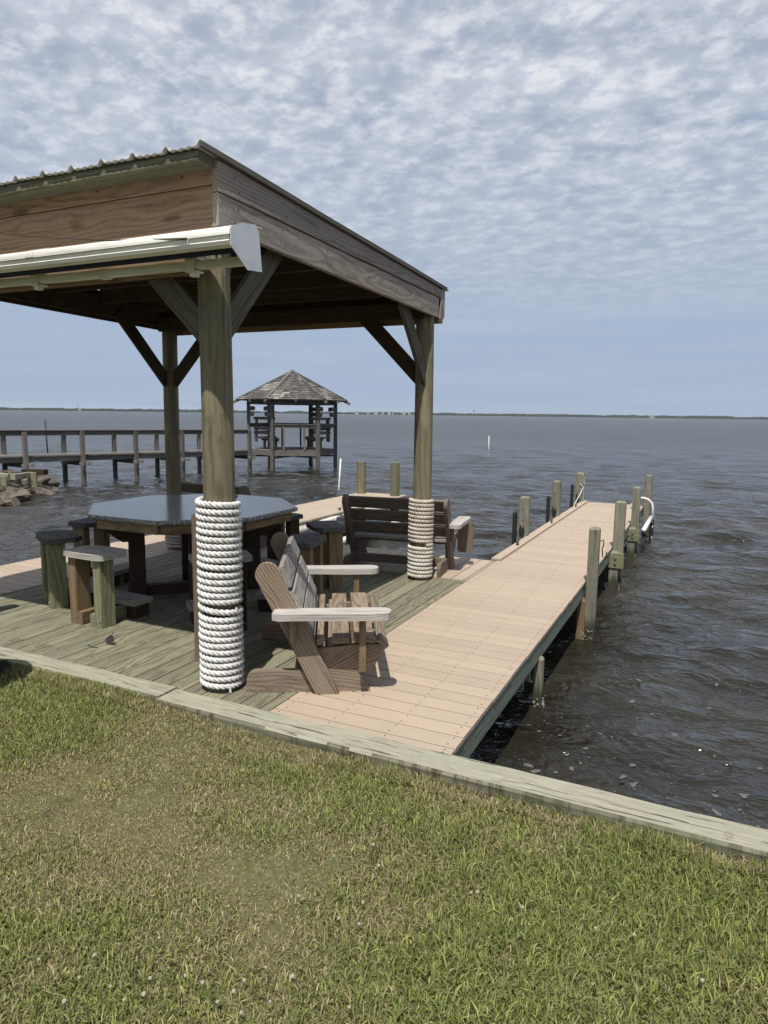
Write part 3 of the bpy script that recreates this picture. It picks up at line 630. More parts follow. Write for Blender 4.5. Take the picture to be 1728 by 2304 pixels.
def pier_post(x, y, top, label, s=.066, short=False, block=False, fender=False, hook=False, companion=False):
    t = thing('mooring_post', label, 'post', (x, y, WZ), 0, PG)
    s = s * .93
    sq_post(t, x, y, -1.9, top, s, M['piling'], R(random.uniform(-3, 3)))
    if block:
        blk = board('bolted_block', (x - .1, y - s - .075, -.155), (x + .09, y - s - .075, -.155), .19, .035, (0, 1, 0), M['post4'], t)
        bolt(blk, (x - .01, y - s - .093, -.12), (0, -1, 0), .016)
        bolt(blk, (x - .01, y - s - .093, -.19), (0, -1, 0), .016)
        sq_post(t, x - .03, y - s - .02, -1.9, -.06, .055, M['oldgreyZ'], 0, 'stub_pile')
    if fender:
        board('rub_board', (x - s - .055, y - .035, -.75), (x - s - .055, y - .035, .34), .065, .05, (1, 0, 0), M['black'], t)
        MB().add([(x - .045, y - s - .004, .02), (x + .01, y - s - .004, .0), (x + .03, y - s - .004, .09), (x + .01, y - s - .004, .17), (x - .01, y - s - .004, .13), (x - .04, y - s - .004, .20), (x - .05, y - s - .004, .1)], [tuple(range(7))]).build('tar_patch', M['black'], t, Matrix.Identity(4))
        bolt(t, (x - .005, y - s, .42), (0, -1, 0), .014)
        MB().prism([(x - .014, .24), (x + .014, .24), (x + .014, .41), (x - .014, .41)], y - s - .006, y - s + .004, 'y').build('strap', M['bolt'], t, Matrix.Identity(4))
    if hook:
        MB().tube([(x + s, y, top - .12), (x + s + .035, y - .005, top - .10), (x + s + .04, y - .005, top - .15), (x + s + .025, y - .005, top - .19)], .006, 6).tube([(x + s + .025, y - .005, top - .18), (x + s + .035, y - .005, top - .27), (x + s + .065, y - .005, top - .275), (x + s + .07, y - .005, top - .215)], .006, 6).build('hook', M['black'], t, Matrix.Identity(4))
    if companion: sq_post(t, x - .085, y - .02, -1.9, -.19, .042, M['brownpost'], 0, 'stub_pile', .03)
    barnacles(t, x - (.03 if block or companion else 0), y - (.05 if block else 0), s + .012, 90)
    return t
pier_post(1.518, 1.84, -.17, 'short pile with rusty strap holding up the near end of the pier', .036)
pier_post(1.60, 3.80, .545, 'slim green post with a dark hook, nearest upright on the pier', .056, hook=True, companion=True)
pier_post(1.60, 5.95, .575, 'thick post with brown knot and bolted block, second along the right side', .07, block=True)
pier_post(1.60, 8.08, .565, 'third post along the right side of the pier, just before the ladder', .062, block=True)
pier_post(1.60, 10.32, .585, 'farthest right hand post beside the white ladder hoop', .064)
pier_post(.345, 6.05, .545, 'nearest of the three fendered posts on the slip side of the pier', .07, fender=True)
pier_post(.345, 8.2, .585, 'middle fendered post on the slip side of the pier', .07, fender=True)
tp = pier_post(.345, 10.42, .56, 'farthest fendered post at the pier end with a white line tied to it', .08, fender=True)
t = thing('mooring_line', 'thin white line tied from the far post down to the pier end', 'rope', (.45, 10.3, 0))
MB().tube([(.40, 10.33, .56), (.43, 10.34, .50), (.44, 10.35, .36)], .006, 5).tube([(.36, 10.33, .37), (.43, 10.33, .31), (.40, 10.25, .20), (.36, 10.0, .06), (.38, 9.7, .03)], .008, 5).tube([(.43, 10.33, .31), (.44, 10.34, .03)], .003, 4).build('line', M['rope'], t, Matrix.Identity(4))
def cleat(x, y, rz, label):
    t = thing('dock_cleat', label, 'cleat', (x, y, 0), rz, 'small dark dock cleats')
    B = WM[t.name]
    MB().box(-.035, .035, -.012, .012, .0, .010, .004).build('base_plate', M['black'], t, B)
    MB().tube([(-.02, 0, .008), (-.02, 0, .03)], .007, 6).tube([(.02, 0, .008), (.02, 0, .03)], .007, 6).build('stem', M['black'], t, B)
    MB().tube([(-.065, 0, .042), (-.03, 0, .034), (.03, 0, .034), (.065, 0, .042)], .008, 6).build('horn', M['black'], t, B)
cleat(.455, 5.3, R(90), 'dark cleat on the pier edge board nearest the deck'); cleat(.455, 7.37, R(90), 'dark cleat in the middle of the pier edge board'); cleat(.45, 9.5, R(90), 'dark cleat on the pier edge board near the far posts')
cleat(-3.11, 7.1, R(90), 'dark cleat on the finger dock above the white bumper'); cleat(-3.12, 5.38, R(90), 'dark cleat on the finger dock beside the granite table')
for o in [o for o in col.objects if o.name.startswith('dock_cleat')]:
    if o.location.x > 0: o.location.z = .027
    else: o.location.z = .0012
# ladder
t = thing('swim_ladder', 'white pipe swim ladder with curved handrail at the pier end', 'ladder', (1.62, 10.0, WZ))
arc = [(1.36, 9.86, .0), (1.365, 9.86, .08), (1.40, 9.86, .15), (1.47, 9.86, .20), (1.55, 9.86, .215), (1.64, 9.86, .19), (1.70, 9.86, .13), (1.725, 9.86, .04), (1.725, 9.86, -.22)]
for dy in (.08,): MB().tube([(a, b + dy, c) for a, b, c in arc], .019, 10).build('handrail', M['pvc'], t, Matrix.Identity(4), True)
for dy in (-.12, .3): MB().tube([(1.725, 9.86 + dy, -.2), (1.725, 9.86 + dy, -.9)], .022, 8).build('ladder_rail', M['black'], t, Matrix.Identity(4))
for z in (-.12, -.32, -.52): MB().tube([(1.725, 9.74, z), (1.725, 10.16, z)], .014, 8).build('rung', M['pvc'], t, Matrix.Identity(4))
MB().tube([(1.72, 9.7, -.10), (1.71, 8.35, -.13)], .035, 10).build('float_tube', M['pvc'], t, Matrix.Identity(4), True)
# finger dock pilings, bumpers, poles
def round_pile(name, x, y, top, r, label, group=None, z0=-1.9):
    t = thing(name, label, 'post', (x, y, WZ), 0, group)
    n = 14; V = []; F = []; zs = np.linspace(z0, top, 14)
    for z in zs:
        for k in range(n):
            a = 2 * math.pi * k / n; q = r * (1 + .05 * mnoise.noise((math.cos(a) * 2 + x, math.sin(a) * 2 + y, z * 1.5))); V.append((q * math.cos(a), q * math.sin(a), z))
    m = len(zs)
    for i in range(m - 1):
        for k in range(n): F.append((i * n + k, i * n + (k + 1) % n, (i + 1) * n + (k + 1) % n, (i + 1) * n + k))
    F.append(tuple((m - 1) * n + k for k in range(n)))
    MB().add(V, F).build('timber', M['pole'], t, Matrix.Translation((x, y, 0))); return t
round_pile('round_piling', -3.95, 9.55, .665, .092, 'round piling standing on the far left corner of the finger dock', 'round pilings on the finger dock')
round_pile('round_piling', -3.16, 9.50, .675, .095, 'round piling standing at the water end of the finger dock, right one of two', 'round pilings on the finger dock')
t = thing('dock_bumper', 'stained white vinyl bumper tube hanging along the finger dock edge', 'bumper', (-2.98, 6.5, -.1))
pts = [(-2.955 + .018 * math.sin(i * 1.3), 4.5 + i * .2, -.10 + .018 * math.sin(i * 1.9 + 1)) for i in range(25)]
MB().tube(pts, lambda s: .062 + .009 * math.sin(s * 70), 10).build('tube', M['bumper'], t, Matrix.Identity(4), True)
t = thing('floating_tube', 'pale floating pipe lying in the water of the boat slip', 'float', (-2.7, 6.3, WZ))
MB().tube([(-2.72 + .02 * math.sin(i), 5.7 + i * .3, -.40 + .01 * math.sin(i * 2)) for i in range(12)], .06, 10).build('tube', M['bumper'], t, Matrix.Identity(4), True)
def pole(name, p0, p1, r, mat, label, cat='pole'):
    t = thing(name, label, cat, (p0[0], p0[1], WZ)); MB().tube([p0, ((p0[0] + p1[0]) / 2, (p0[1] + p1[1]) / 2, (p0[2] + p1[2]) / 2), p1], r, 8).build('shaft', mat, t, Matrix.Identity(4), True); return t
pole('pvc_pole', (-7.05, 14.1, -1.2), (-7.0, 14.2, .36), .022, M['pvc'], 'leaning white pipe standing in the water by the far pavilion')
pole('channel_marker', (-10.45, 40.4, -1.5), (-10.45, 40.4, .34), .027, M['pvc'], 'small white marker pole far out on open water')
pole('marker_stake', (-27.5, 21.0, -1.5), (-27.6, 21.0, 1.15), .035, M['black'], 'thin dark stake standing in the water beyond the old walkway')

# ================================================================ pavilion
RB = lambda Y: 2.968 - .034 * (Y + .1)       # underside of roof sheet
pv = thing('pavilion', 'wooden shade pavilion with metal shed roof on round rope-wrapped posts', 'pavilion', (-1.6, 1.6, 0))
I4 = Matrix.Identity(4)
def rope_wrap(post, x, y, z0, turns, r_in, mat, gaps=(), name='rope_wrap', d=.040, seed=0):
    Rc = r_in + d / 2; seg = 52; N = int(turns * seg); rr_ = random.Random(seed)
    zoff = np.zeros(N + 1)
    for g in gaps:
        s = int(g[0] * seg); zoff[s:] += np.clip((np.arange(N + 1 - s)) / (seg * .6), 0, 1) * g[1]
    i = np.arange(N + 1); a = -2 * np.pi * i / seg + 2.4; wob = np.array([.0036 * mnoise.noise((k * .07, seed, 0)) for k in i])
    zc_ = z0 + d / 2 + d * .985 * i / seg + zoff + wob
    rc = Rc + np.array([.0045 * mnoise.noise((k * .05, 3.3, seed)) for k in i])
    C = np.stack([x + rc * np.cos(a), y + rc * np.sin(a), zc_], -1)
    rad_ = np.stack([np.cos(a), np.sin(a), 0 * a], -1); up = np.array([0, 0, 1.])
    L = 2 * np.pi * Rc / seg
    Vs, Fs = [], []
    for s in range(3):
        tw = 2 * np.pi * (s / 3) + 2 * np.pi * i * L / .088
        cc = C + .0098 * (np.cos(tw)[:, None] * rad_ + np.sin(tw)[:, None] * up)
        nk = 7; sr = .0108
        ring = np.stack([cc + sr * (math.cos(2 * math.pi * k / nk) * rad_ + math.sin(2 * math.pi * k / nk) * up) for k in range(nk)], 1)
        b = len(np.concatenate(Vs)) if Vs else 0
        Vs.append(ring.reshape(-1, 3)); q = b + np.arange((N + 1) * nk).reshape(N + 1, nk); qn = np.roll(q, -1, 1)
        Fs.append(np.stack([q[:-1], q[1:], qn[1:], qn[:-1]], -1).reshape(-1, 4))
    V = np.concatenate(Vs); F = np.concatenate(Fs)
    return link(name, fast_mesh(name, V, F, mat, True), post, I4)
POSTS = {}
def round_post(x, y, top, r0, r1):
    n = 20; V = []; F = []; zs = np.linspace(-.9, top, 22)
    for z in zs:
        for k in range(n):
            a = 2 * math.pi * k / n; r = r0 + (r1 - r0) * (z / top); q = r * (1 + .035 * mnoise.noise((math.cos(a) * 1.6 + x, math.sin(a) * 1.6 + y, z * .9)))
            V.append((q * math.cos(a) + .006 * math.sin(z * 1.3 + x), q * math.sin(a), z))
    m = len(zs)
    for i in range(m - 1):
        for k in range(n): F.append((i * n + k, i * n + (k + 1) % n, (i + 1) * n + (k + 1) % n, (i + 1) * n + k))
    F.append(tuple((m - 1) * n + k for k in range(n)))
    o = MB().add(V, F).build('post', M['pole'], pv, Matrix.Translation((x, y, 0)), True); return o
PN = round_post(0, 0, 2.62, .094, .088); PR = round_post(0, 3.15, 2.66, .090, .088); PB = round_post(-3.2, 3.16, 2.66, .088, .085); PL = round_post(-3.2, 0, 2.62, .092, .088)
tag(PN, 'front right post with thick white rope wrapped from deck to waist height'); tag(PR, 'rear right post wrapped in tan weathered rope near the bench')
rope_wrap(PN, 0, 0, .004, 27.2, .093, M['rope'], [(1.0, .005), (5, .003), (11.35, .028), (17.1, .012), (22, .003), (26, .004)], seed=1)
rope_wrap(PR, 0, 3.15, .004, 8.5, .090, M['ropemid'], [(3, .003)], seed=2)
rope_wrap(PR, 0, 3.15, .36, 10.8, .090, M['ropedirty'], [(5, .004)], seed=3)
rope_wrap(PB, -3.2, 3.16, .004, 13, .088, M['ropedirty'], [], seed=4)
rope_wrap(PL, -3.2, 0, .004, 26, .092, M['rope'], [(9, .01)], seed=5)
def tape(x, y, z, h, a0, a1, r=.098):
    V = []; F = []; m = 8
    for i in range(m + 1):
        a = R(a0 + (a1 - a0) * i / m)
        for (rr2, zz2) in ((r, z), (r, z + h), (r - .012, z + h), (r - .012, z)): V.append((x + rr2 * math.cos(a), y + rr2 * math.sin(a), zz2))
    for i in range(m):
        for j in range(4): F.append((i * 4 + j, i * 4 + (j + 1) % 4, i * 4 + 4 + (j + 1) % 4, i * 4 + 4 + j))
    F += [(3, 2, 1, 0), tuple(m * 4 + j for j in range(4))]
    MB().add(V, F).build('tape', M['black'], PN, I4)
tape(0, 0, .455, .05, -150, 60); tape(0, 0, .0, .035, -60, 40, .12)
MB().tube([(.102 * math.cos(R(-12)), .102 * math.sin(R(-12)), .47), (.118 * math.cos(R(-8)), .118 * math.sin(R(-8)), .49), (.12 * math.cos(R(-2)), .12 * math.sin(R(-2)), .512)], .010, 7).build('rope_end', M['rope'], PN, I4)
MB().tube([(.125 * math.cos(R(-30)), .125 * math.sin(R(-30)), .004), (.122 * math.cos(R(-30)), .122 * math.sin(R(-30)), .05)], .008, 7).build('rope_end', M['rope'], PN, I4)
# frame: sloping side fascia, two boards each side
def side_board(name, X0, X1, y0, y1, zt0, zt1, zb0, zb1, mat):
    # quad in YZ plane, local frame along Y so that the grain runs with the board
    L = y1 - y0; sl = (zb1 - zb0) / L; ym = (y0 + y1) / 2; zm = (zt0 + zb0 + zt1 + zb1) / 4
    Mx = Matrix(((0, 0, 1, (X0 + X1) / 2), (1, 0, 0, ym), (0, 1, 0, zm), (0, 0, 0, 1)))
    hw = (X1 - X0) / 2
    P = [(y0 - ym, zb0 - zm), (y1 - ym, zb1 - zm), (y1 - ym, zt1 - zm), (y0 - ym, zt0 - zm)]
    n = 14; V = []; F = []
    for i in range(n + 1):
        f = i / n; yy = P[0][0] + (P[1][0] - P[0][0]) * f; zb = P[0][1] + (P[1][1] - P[0][1]) * f; zt = P[3][1] + (P[2][1] - P[3][1]) * f
        w = .003 * mnoise.noise((yy * 2.2, zt0 * 7, X0)); c = .004
        for (a, b) in ((zb + w, -hw + c), (zb + w + c, -hw), (zt + w * .6 - c, -hw), (zt + w * .6, -hw + c), (zt + w * .6, hw - c), (zt + w * .6 - c, hw), (zb + w + c, hw), (zb + w, hw - c)): V.append((yy, a, b))
    for i in range(n):
        for j in range(8): F.append((i * 8 + j, i * 8 + (j + 1) % 8, (i + 1) * 8 + (j + 1) % 8, (i + 1) * 8 + j))
    F += [tuple(range(7, -1, -1)), tuple(n * 8 + j for j in range(8))]
    return MB().add(V, F).build(name, mat, pv, Mx)
side_board('fascia_board', .084, .124, -.102, 3.245, 2.962, 2.846, 2.806, 2.768, M['fascia'])
side_board('fascia_board', .080, .118, -.098, 3.20, 2.802, 2.758, 2.630, 2.575, M['fascia'])
side_board('fascia_board', -3.324, -3.284, -.102, 3.245, 2.960, 2.850, 2.812, 2.782, M['shadewood'])
side_board('fascia_board', -3.320, -3.282, -.098, 3.22, 2.796, 2.768, 2.630, 2.575, M['shadewood'])
side_board('tie_beam', .02, .058, -.04, 3.20, 2.88, 2.79, 2.66, 2.60, M['shadewood'])
side_board('tie_beam', -3.26, -3.222, -.04, 3.20, 2.88, 2.79, 2.66, 2.60, M['shadewood'])
XA, XB = -3.28, .078
def cross(name, Y, z0, z1, T, mat, xa=XA, xb=XB): return board(name, (xa, Y, (z0 + z1) / 2), (xb, Y, (z0 + z1) / 2), z1 - z0, T, (0, 1, 0), mat, pv)
cross('fascia_board', -.081, 2.847, 2.962, .038, M['front'], -3.28, .082); cross('fascia_board', -.079, 2.56, 2.842, .038, M['front'], -3.28, .080)
cross('front_beam', -.075, 2.400, 2.556, .045, M['front'], -3.3, .02); cross('front_beam', .115, 2.44, 2.60, .04, M['shadewood'], -3.3, .02)
board('eave_purlin', (-3.3, -.168, 2.9455), (.103, -.168, 2.9455), .134, .047, (0, .03, 1), M['purlin'], pv)
cross('rear_beam', 3.262, 2.528, 2.70, .04, M['front'], -3.3, .13); cross('rear_beam', 3.04, 2.55, 2.70, .04, M['shadewood'], -3.24, .02)
for Y in (.52, 1.08, 1.64, 2.20, 2.74): cross('roof_joist', Y, RB(Y) - .15, RB(Y) - .008, .04, M['shadewood'], -3.22, .02)
cross('rear_board', 3.272, 2.705, 2.86, .03, M['shadewood'], -3.3, .11)
pf = [(3.29, 2.566), (3.295, 2.566), (3.335, 2.60), (3.335, 2.852), (3.29, 2.858)]
MB().prism(pf, -3.33, .128, 'x').build('rear_gutter', M['dullmetal'], pv, I4)
MB().prism([(3.207, 2.566), (3.30, 2.562), (3.318, 2.60), (3.336, 2.85), (3.25, 2.862)], .120, .1275, 'x').build('corner_flashing', M['dullmetal'], pv, I4)
# braces
def brace(p0, p1, mat=None, W=.14, T=.04, up=(0, 1, 0)): board('brace', p0, p1, W, T, up, mat or M['brace'], pv)
brace((-.02, -.02, 2.07), (-.46, -.02, 2.50), up=(0, 1, 0)); brace((.0, .02, 2.06), (.0, .64, 2.70), up=(1, 0, 0))
brace((.03, 3.12, 1.97), (.03, 2.52, 2.64), up=(1, 0, 0), mat=M['brace']); brace((-.02, 3.14, 1.98), (-.64, 3.14, 2.60), mat=M['shadewood'])
brace((-3.2, 3.10, 1.98), (-3.2, 2.40, 2.68), up=(1, 0, 0), mat=M['shadewood']); brace((-3.15, 3.15, 1.98), (-2.55, 3.15, 2.60), mat=M['shadewood'])
brace((-3.15, 0, 2.0), (-2.62, 0, 2.52), mat=M['brace']); brace((-3.2, .02, 2.0), (-3.2, .64, 2.66), up=(1, 0, 0), mat=M['brace'])
# ribbed metal roof panels
def roof_panel(xr, nrib):
    xs = [];
    for k in range(nrib):
        b = xr - k * .2286
        for (dx, dz) in ((0, .027), (.008, .026), (.024, .003), (.05, .0), (.075, .008), (.10, .0), (.125, .008), (.15, .0), (.175, .008), (.2046, .003), (.2206, .026)): xs.append((b - dx, dz))
    xs.append((xr - nrib * .2286, .0272)); n = len(xs); V = []; F = []
    ys = np.linspace(-.258, 3.40, 10)
    for lay in (0, .0018):
        for yv in ys:
            for (x, dz) in xs: V.append((x, yv, RB(yv) + dz + lay + .004 + .002 * math.sin(x * 9 + yv * 3)))
    ny = len(ys); o2 = n * ny
    for l in (0, o2):
        for i in range(ny - 1):
            for j in range(n - 1): F.append((l + i * n + j, l + i * n + j + 1, l + (i + 1) * n + j + 1, l + (i + 1) * n + j))
    for j in range(n - 1): F.append((j, j + 1, o2 + j + 1, o2 + j)); F.append(((ny - 1) * n + j, (ny - 1) * n + j + 1, o2 + (ny - 1) * n + j + 1, o2 + (ny - 1) * n + j))
    for i in range(ny - 1): F.append((i * n, (i + 1) * n, o2 + (i + 1) * n, o2 + i * n)); F.append((i * n + n - 1, (i + 1) * n + n - 1, o2 + (i + 1) * n + n - 1, o2 + i * n + n - 1))
    MB().add(V, F).build('roof_panel', M['roofmetal'], pv, I4)
xr = .140
for k in range(4): roof_panel(xr - k * .9144, 4 if k < 3 else 3)
MB().prism([(.128, 2.966), (.153, 2.970), (.155, 3.004), (.11, 3.007)], -.27, 3.40, 'y')
V = [(.127, -.25, 2.973), (.141, -.25, 2.973), (.141, -.25, 2.981), (.127, -.25, 2.981)]
V += [(a, 3.40, c - .034 * 3.67) for a, b, c in V]
MB().add(V, [(0, 1, 2, 3), (7, 6, 5, 4), (0, 4, 5, 1), (1, 5, 6, 2), (2, 6, 7, 3), (3, 7, 4, 0)]).build('edge_trim', M['screw'], pv, I4)
sp_ = MB()
for (x, z) in [(-.45, 2.962), (-1.35, 2.962), (-.12, 2.905), (-.75, 2.905), (-1.5, 2.9)]:
    sp_.tube([(x, -.104 if z < 2.92 else -.2365, z), (x, -.096, z)], .006, 6)
for yn in (.05, .52, 1.08, 1.64, 2.20, 2.74, 3.12):
    for f in (.3, .75):
        zt_ = 2.95 - .034 * yn; zm_ = 2.80 - .012 * yn; zl_ = 2.63 - .017 * yn
        for (zz_, xx_) in ((zm_ + (zt_ - zm_) * f, .124), (zl_ + (zm_ - zl_) * f, .118)):
            yy_ = yn + random.uniform(-.03, .03); sp_.tube([(xx_ - .003, yy_, zz_), (xx_ + .0015, yy_, zz_)], .0055, 6)
so2 = sp_.build('nail_heads', M['screw'], pv, I4); so2['kind'] = 'stuff'

# ---------------------------------------------------------------- awning
aw = thing('awning', 'white retractable awning housing with a galvanised end plate under the front eave', 'awning', (-1.5, -.3, 2.45))
cap = [(-.414, 2.523), (-.318, 2.562), (-.217, 2.577), (-.188, 2.549), (-.164, 2.358), (-.287, 2.346), (-.417, 2.437)]
MB().prism(cap, .436, .440, 'x').build('end_plate', M['galv'], aw, I4)
MB().prism([(a + (.005 if a < -.3 else -.005), b - .004) for a, b in cap], -3.60, -3.596, 'x').build('end_plate', M['galv'], aw, I4)
hood = [(-.416, 2.515), (-.404, 2.526), (-.318, 2.556), (-.20, 2.574), (-.155, 2.575), (-.155, 2.571), (-.20, 2.570), (-.318, 2.551), (-.402, 2.521), (-.411, 2.512), (-.411, 2.49), (-.4185, 2.488), (-.4185, 2.500)]
MB().prism(hood, -3.595, .434, 'x').build('hood', M['whitemetal'], aw, I4)
lip = [(-.4115, 2.487), (-.406, 2.490), (-.398, 2.468), (-.404, 2.462), (-.398, 2.452), (-.372, 2.456), (-.352, 2.448), (-.318, 2.462), (-.318, 2.457), (-.352, 2.442), (-.373, 2.449), (-.404, 2.445), (-.412, 2.462), (-.406, 2.470)]
MB().prism(lip, -3.59, .425, 'x').build('front_rail', M['whitemetal'], aw, I4)
MB().tube([(-3.58, -.255, 2.495), (-1.5, -.255, 2.492), (.42, -.255, 2.495)], .052, 18).build('fabric_roll', M['navy'], aw, I4, True)
board('torsion_bar', (-3.5, -.150, 2.445), (.36, -.150, 2.424), .043, .043, (0, 0, 1), M['whitemetal'], aw)
for bx in (-.005, -1.21, -2.45, -3.3):
    zb = 2.445 - .021 * (bx + 3.5) / 3.86
    mb = MB().box(bx - .045, bx + .045, -.178, -.104, zb + .024, zb + .036).box(bx - .03, bx + .02, -.184, -.172, zb - .03, zb + .03).box(bx - .045, bx + .02, -.178, -.104, zb - .036, zb - .026).box(bx - .008, bx + .03, -.186, -.15, zb - .062, zb - .030)
    mb.build('bracket', M['whitemetal'], aw, I4)
for bx in (-.66, -1.9): MB().box(bx - .035, bx + .03, -.176, -.124, 2.402, 2.452, .004).build('joint_sleeve', M['whitemetal'], aw, I4)
for bx in (-.95, -2.3):
    MB().prism([(a - (.002 if a < -.3 else 0), b + .0025) for a, b in hood], bx - .03, bx + .03, 'x').build('hood_seam', M['whitemetal'], aw, I4)
for bx in (-.72, -2.2): MB().box(bx - .02, bx + .02, -.392, -.362, 2.446, 2.475, .004).build('clip', M['galv'], aw, I4)
t = thing('guy_wire', 'thin rusty wire stretched from the left down to the awning', 'wire', (.18, -.42, 2.49))
MB().tube([(.183, -.424, 2.488), (-.4, -.40, 2.535), (-1.1, -.36, 2.632), (-2.6, -.30, 2.92), (-3.3, -.27, 3.02)], .0034, 5).build('strand', M['wire'], t, I4)
MB().tube([(.183, -.424, 2.495), (.195, -.43, 2.485), (.19, -.43, 2.46), (.186, -.428, 2.45)], .003, 5).build('tied_end', M['rope'], t, I4)

# ================================================================ furniture
# ---- granite table
TX, TY = -1.64, 1.70
tb = thing('granite_table', 'octagonal grey granite table on a heavy timber base under the pavilion', 'table', (TX, TY, 0))
TM = Matrix.Translation((TX, TY, 0))
oc = lambda ap, k0=0: [(ap / math.cos(R(22.5)) * math.cos(R(22.5 + 45 * k)), ap / math.cos(R(22.5)) * math.sin(R(22.5 + 45 * k))) for k in range(8)]
def octring(ap, zlist, wob):
    pass
# rock-chipped slab: subdivided rim
def slab():
    V = []; F = []; base = oc(.875); per = 10; ring = []
    for k in range(8):
        a = base[k]; b = base[(k + 1) % 8]
        for i in range(per): f = i / per; ring.append((a[0] + (b[0] - a[0]) * f, a[1] + (b[1] - a[1]) * f))
    n = len(ring)
    lay = [(.803, .994, 0), (.800, 1.0, .0), (.784, 1.004, .006), (.770, .998, .007), (.763, .98, .006)]
    for (z, s, w) in lay:
        for j, (x, y) in enumerate(ring):
            q = s + w * mnoise.noise((x * 14, y * 14, z * 60)) * 1.3; V.append((x * q, y * q, z))
    mats = []
    for l in range(len(lay) - 1):
        for j in range(n): F.append((l * n + j, l * n + (j + 1) % n, (l + 1) * n + (j + 1) % n, (l + 1) * n + j)); mats.append(0 if l == 0 else 1)
    F.append(tuple(range(n))); mats.append(0); F.append(tuple((len(lay) - 1) * n + j for j in range(n - 1, -1, -1))); mats.append(1)
    o = MB().add(V, F).build('table_top', M['granite'], tb, TM); o.data.materials.append(M['graniteedge'])
    for p_, m_ in zip(o.data.polygons, mats): p_.material_index = m_
slab()
ap = .80; A = oc(ap); Bv = oc(ap - .04)
for k in range(8):
    a = Vector((*A[k], 0)); b = Vector((*A[(k + 1) % 8], 0)); c2 = (a + b) / 2; nrm = c2.normalized()
    board('apron', (a.x, a.y, .721), (b.x, b.y, .721), .082, .038, nrm, M['brownpost'], tb, TM, ext=-.012)
for (sx, sy) in ((-1, -1), (1, -1), (1, 1), (-1, 1)):
    lx, ly = sx * .36, sy * .36
    board('leg', (lx, ly, .0), (lx, ly, .68), .19, .14, (sx, sy, 0), M['shadewood'], tb, TM, ch=.006)
    d = Vector((sx, sy, 0)).normalized()
    MB().prism([(.0, .50), (.0, .68), (.26, .68), (.26, .645), (.07, .50)], -.045, .045, 'y').build('bracket', M['shadewood'], tb, TM @ Matrix.Translation((lx + d.x * .05, ly + d.y * .05, 0)) @ Matrix.Rotation(math.atan2(sy, sx), 4, 'Z'))
board('stretcher', (-.42, -.42, .05), (.42, .42, .05), .09, .09, (0, 0, 1), M['shadewood'], tb, TM); board('stretcher', (-.42, .42, .145), (.42, -.42, .145), .09, .09, (0, 0, 1), M['shadewood'], tb, TM)
board('top_frame', (-.62, -.3, .725), (.62, -.3, .725), .07, .07, (0, 0, 1), M['shadewood'], tb, TM); board('top_frame', (-.62, .3, .725), (.62, .3, .725), .07, .07, (0, 0, 1), M['shadewood'], tb, TM)
# ---- stools: seat plank on two posts, runners and a low footrest towards the table
def stool(ang, rad_, label, seat, leg1, leg2, seath=.575, spin=0.0):
    x = TX + rad_ * math.cos(R(ang)); y = TY + rad_ * math.sin(R(ang))
    t = thing('stool', label, 'stool', (x, y, 0), R(ang + 90 + spin), 'plank stools round the granite table'); B = WM[t.name]
    # local: +x along seat width, -y outward, +y to the table
    s = [(-.215, -.13), (-.15, -.155), (.16, -.155), (.22, -.125), (.225, .08), (.155, .15), (-.155, .15), (-.22, .085)]
    MB().prism(s, seath - .042, seath).build('seat', seat, t, B)
    sx0 = [p for p in s]
    for sx, m in ((-1, leg1), (1, leg2)):
        lg = board('leg', (sx * .135, -.055, 0), (sx * .135, -.055, seath - .043), .135, .078, (1, 0, 0), m, t, B, ch=.004)
        for zz in (.05,):
            for dx in (-.02, .02): MB().tube([(sx * .135 + dx, -.1225, zz + dx * .3), (sx * .135 + dx, -.128, zz + dx * .3)], .007, 6).build('bolt', M['bolt'], lg, B)
        board('runner', (sx * .068, -.12, .052), (sx * .068, .34, .052), .10, .05, (1, 0, 0), m, t, B)
    board('footrest', (-.21, .26, .130), (.21, .26, .130), .20, .042, (0, 0, 1), M['slatgrey'], t, B); board('footrest_riser', (-.19, .262, .054), (.19, .262, .054), .106, .14, (0, 1, 0), M['shadewood'], t, B)
    return t
stool(-92, 1.10, 'stool with silvery plank seat at the front of the table', M['seatlight'], M['brownpost'], M['post4'])
stool(-131, 1.13, 'stool with dark seat on a green leg, left of the silvery one', M['stoolseat'], M['post4'], M['post4'], .60, 12)
stool(-174, 1.13, 'dark seated stool at the left end of the table beside the tan dock', M['stoolseat'], M['brownpost'], M['brownpost'], .60)
stool(-41, 1.21, 'grey plank stool half hidden behind the white rope post', M['slatgrey'], M['shadewood'], M['shadewood'], .58)
stool(-1, 1.17, 'black topped stool just behind the near wooden loveseat', M['stoolseat'], M['brownpost'], M['brownpost'], .605, 14)
stool(38, 1.20, 'black topped stool between the table and the rear bench', M['stoolseat'], M['brownpost'], M['brownpost'], .60, 8)
stool(80, 1.10, 'dark stool peeking out past the far corner of the table', M['stoolseat'], M['shadewood'], M['shadewood'], .60)
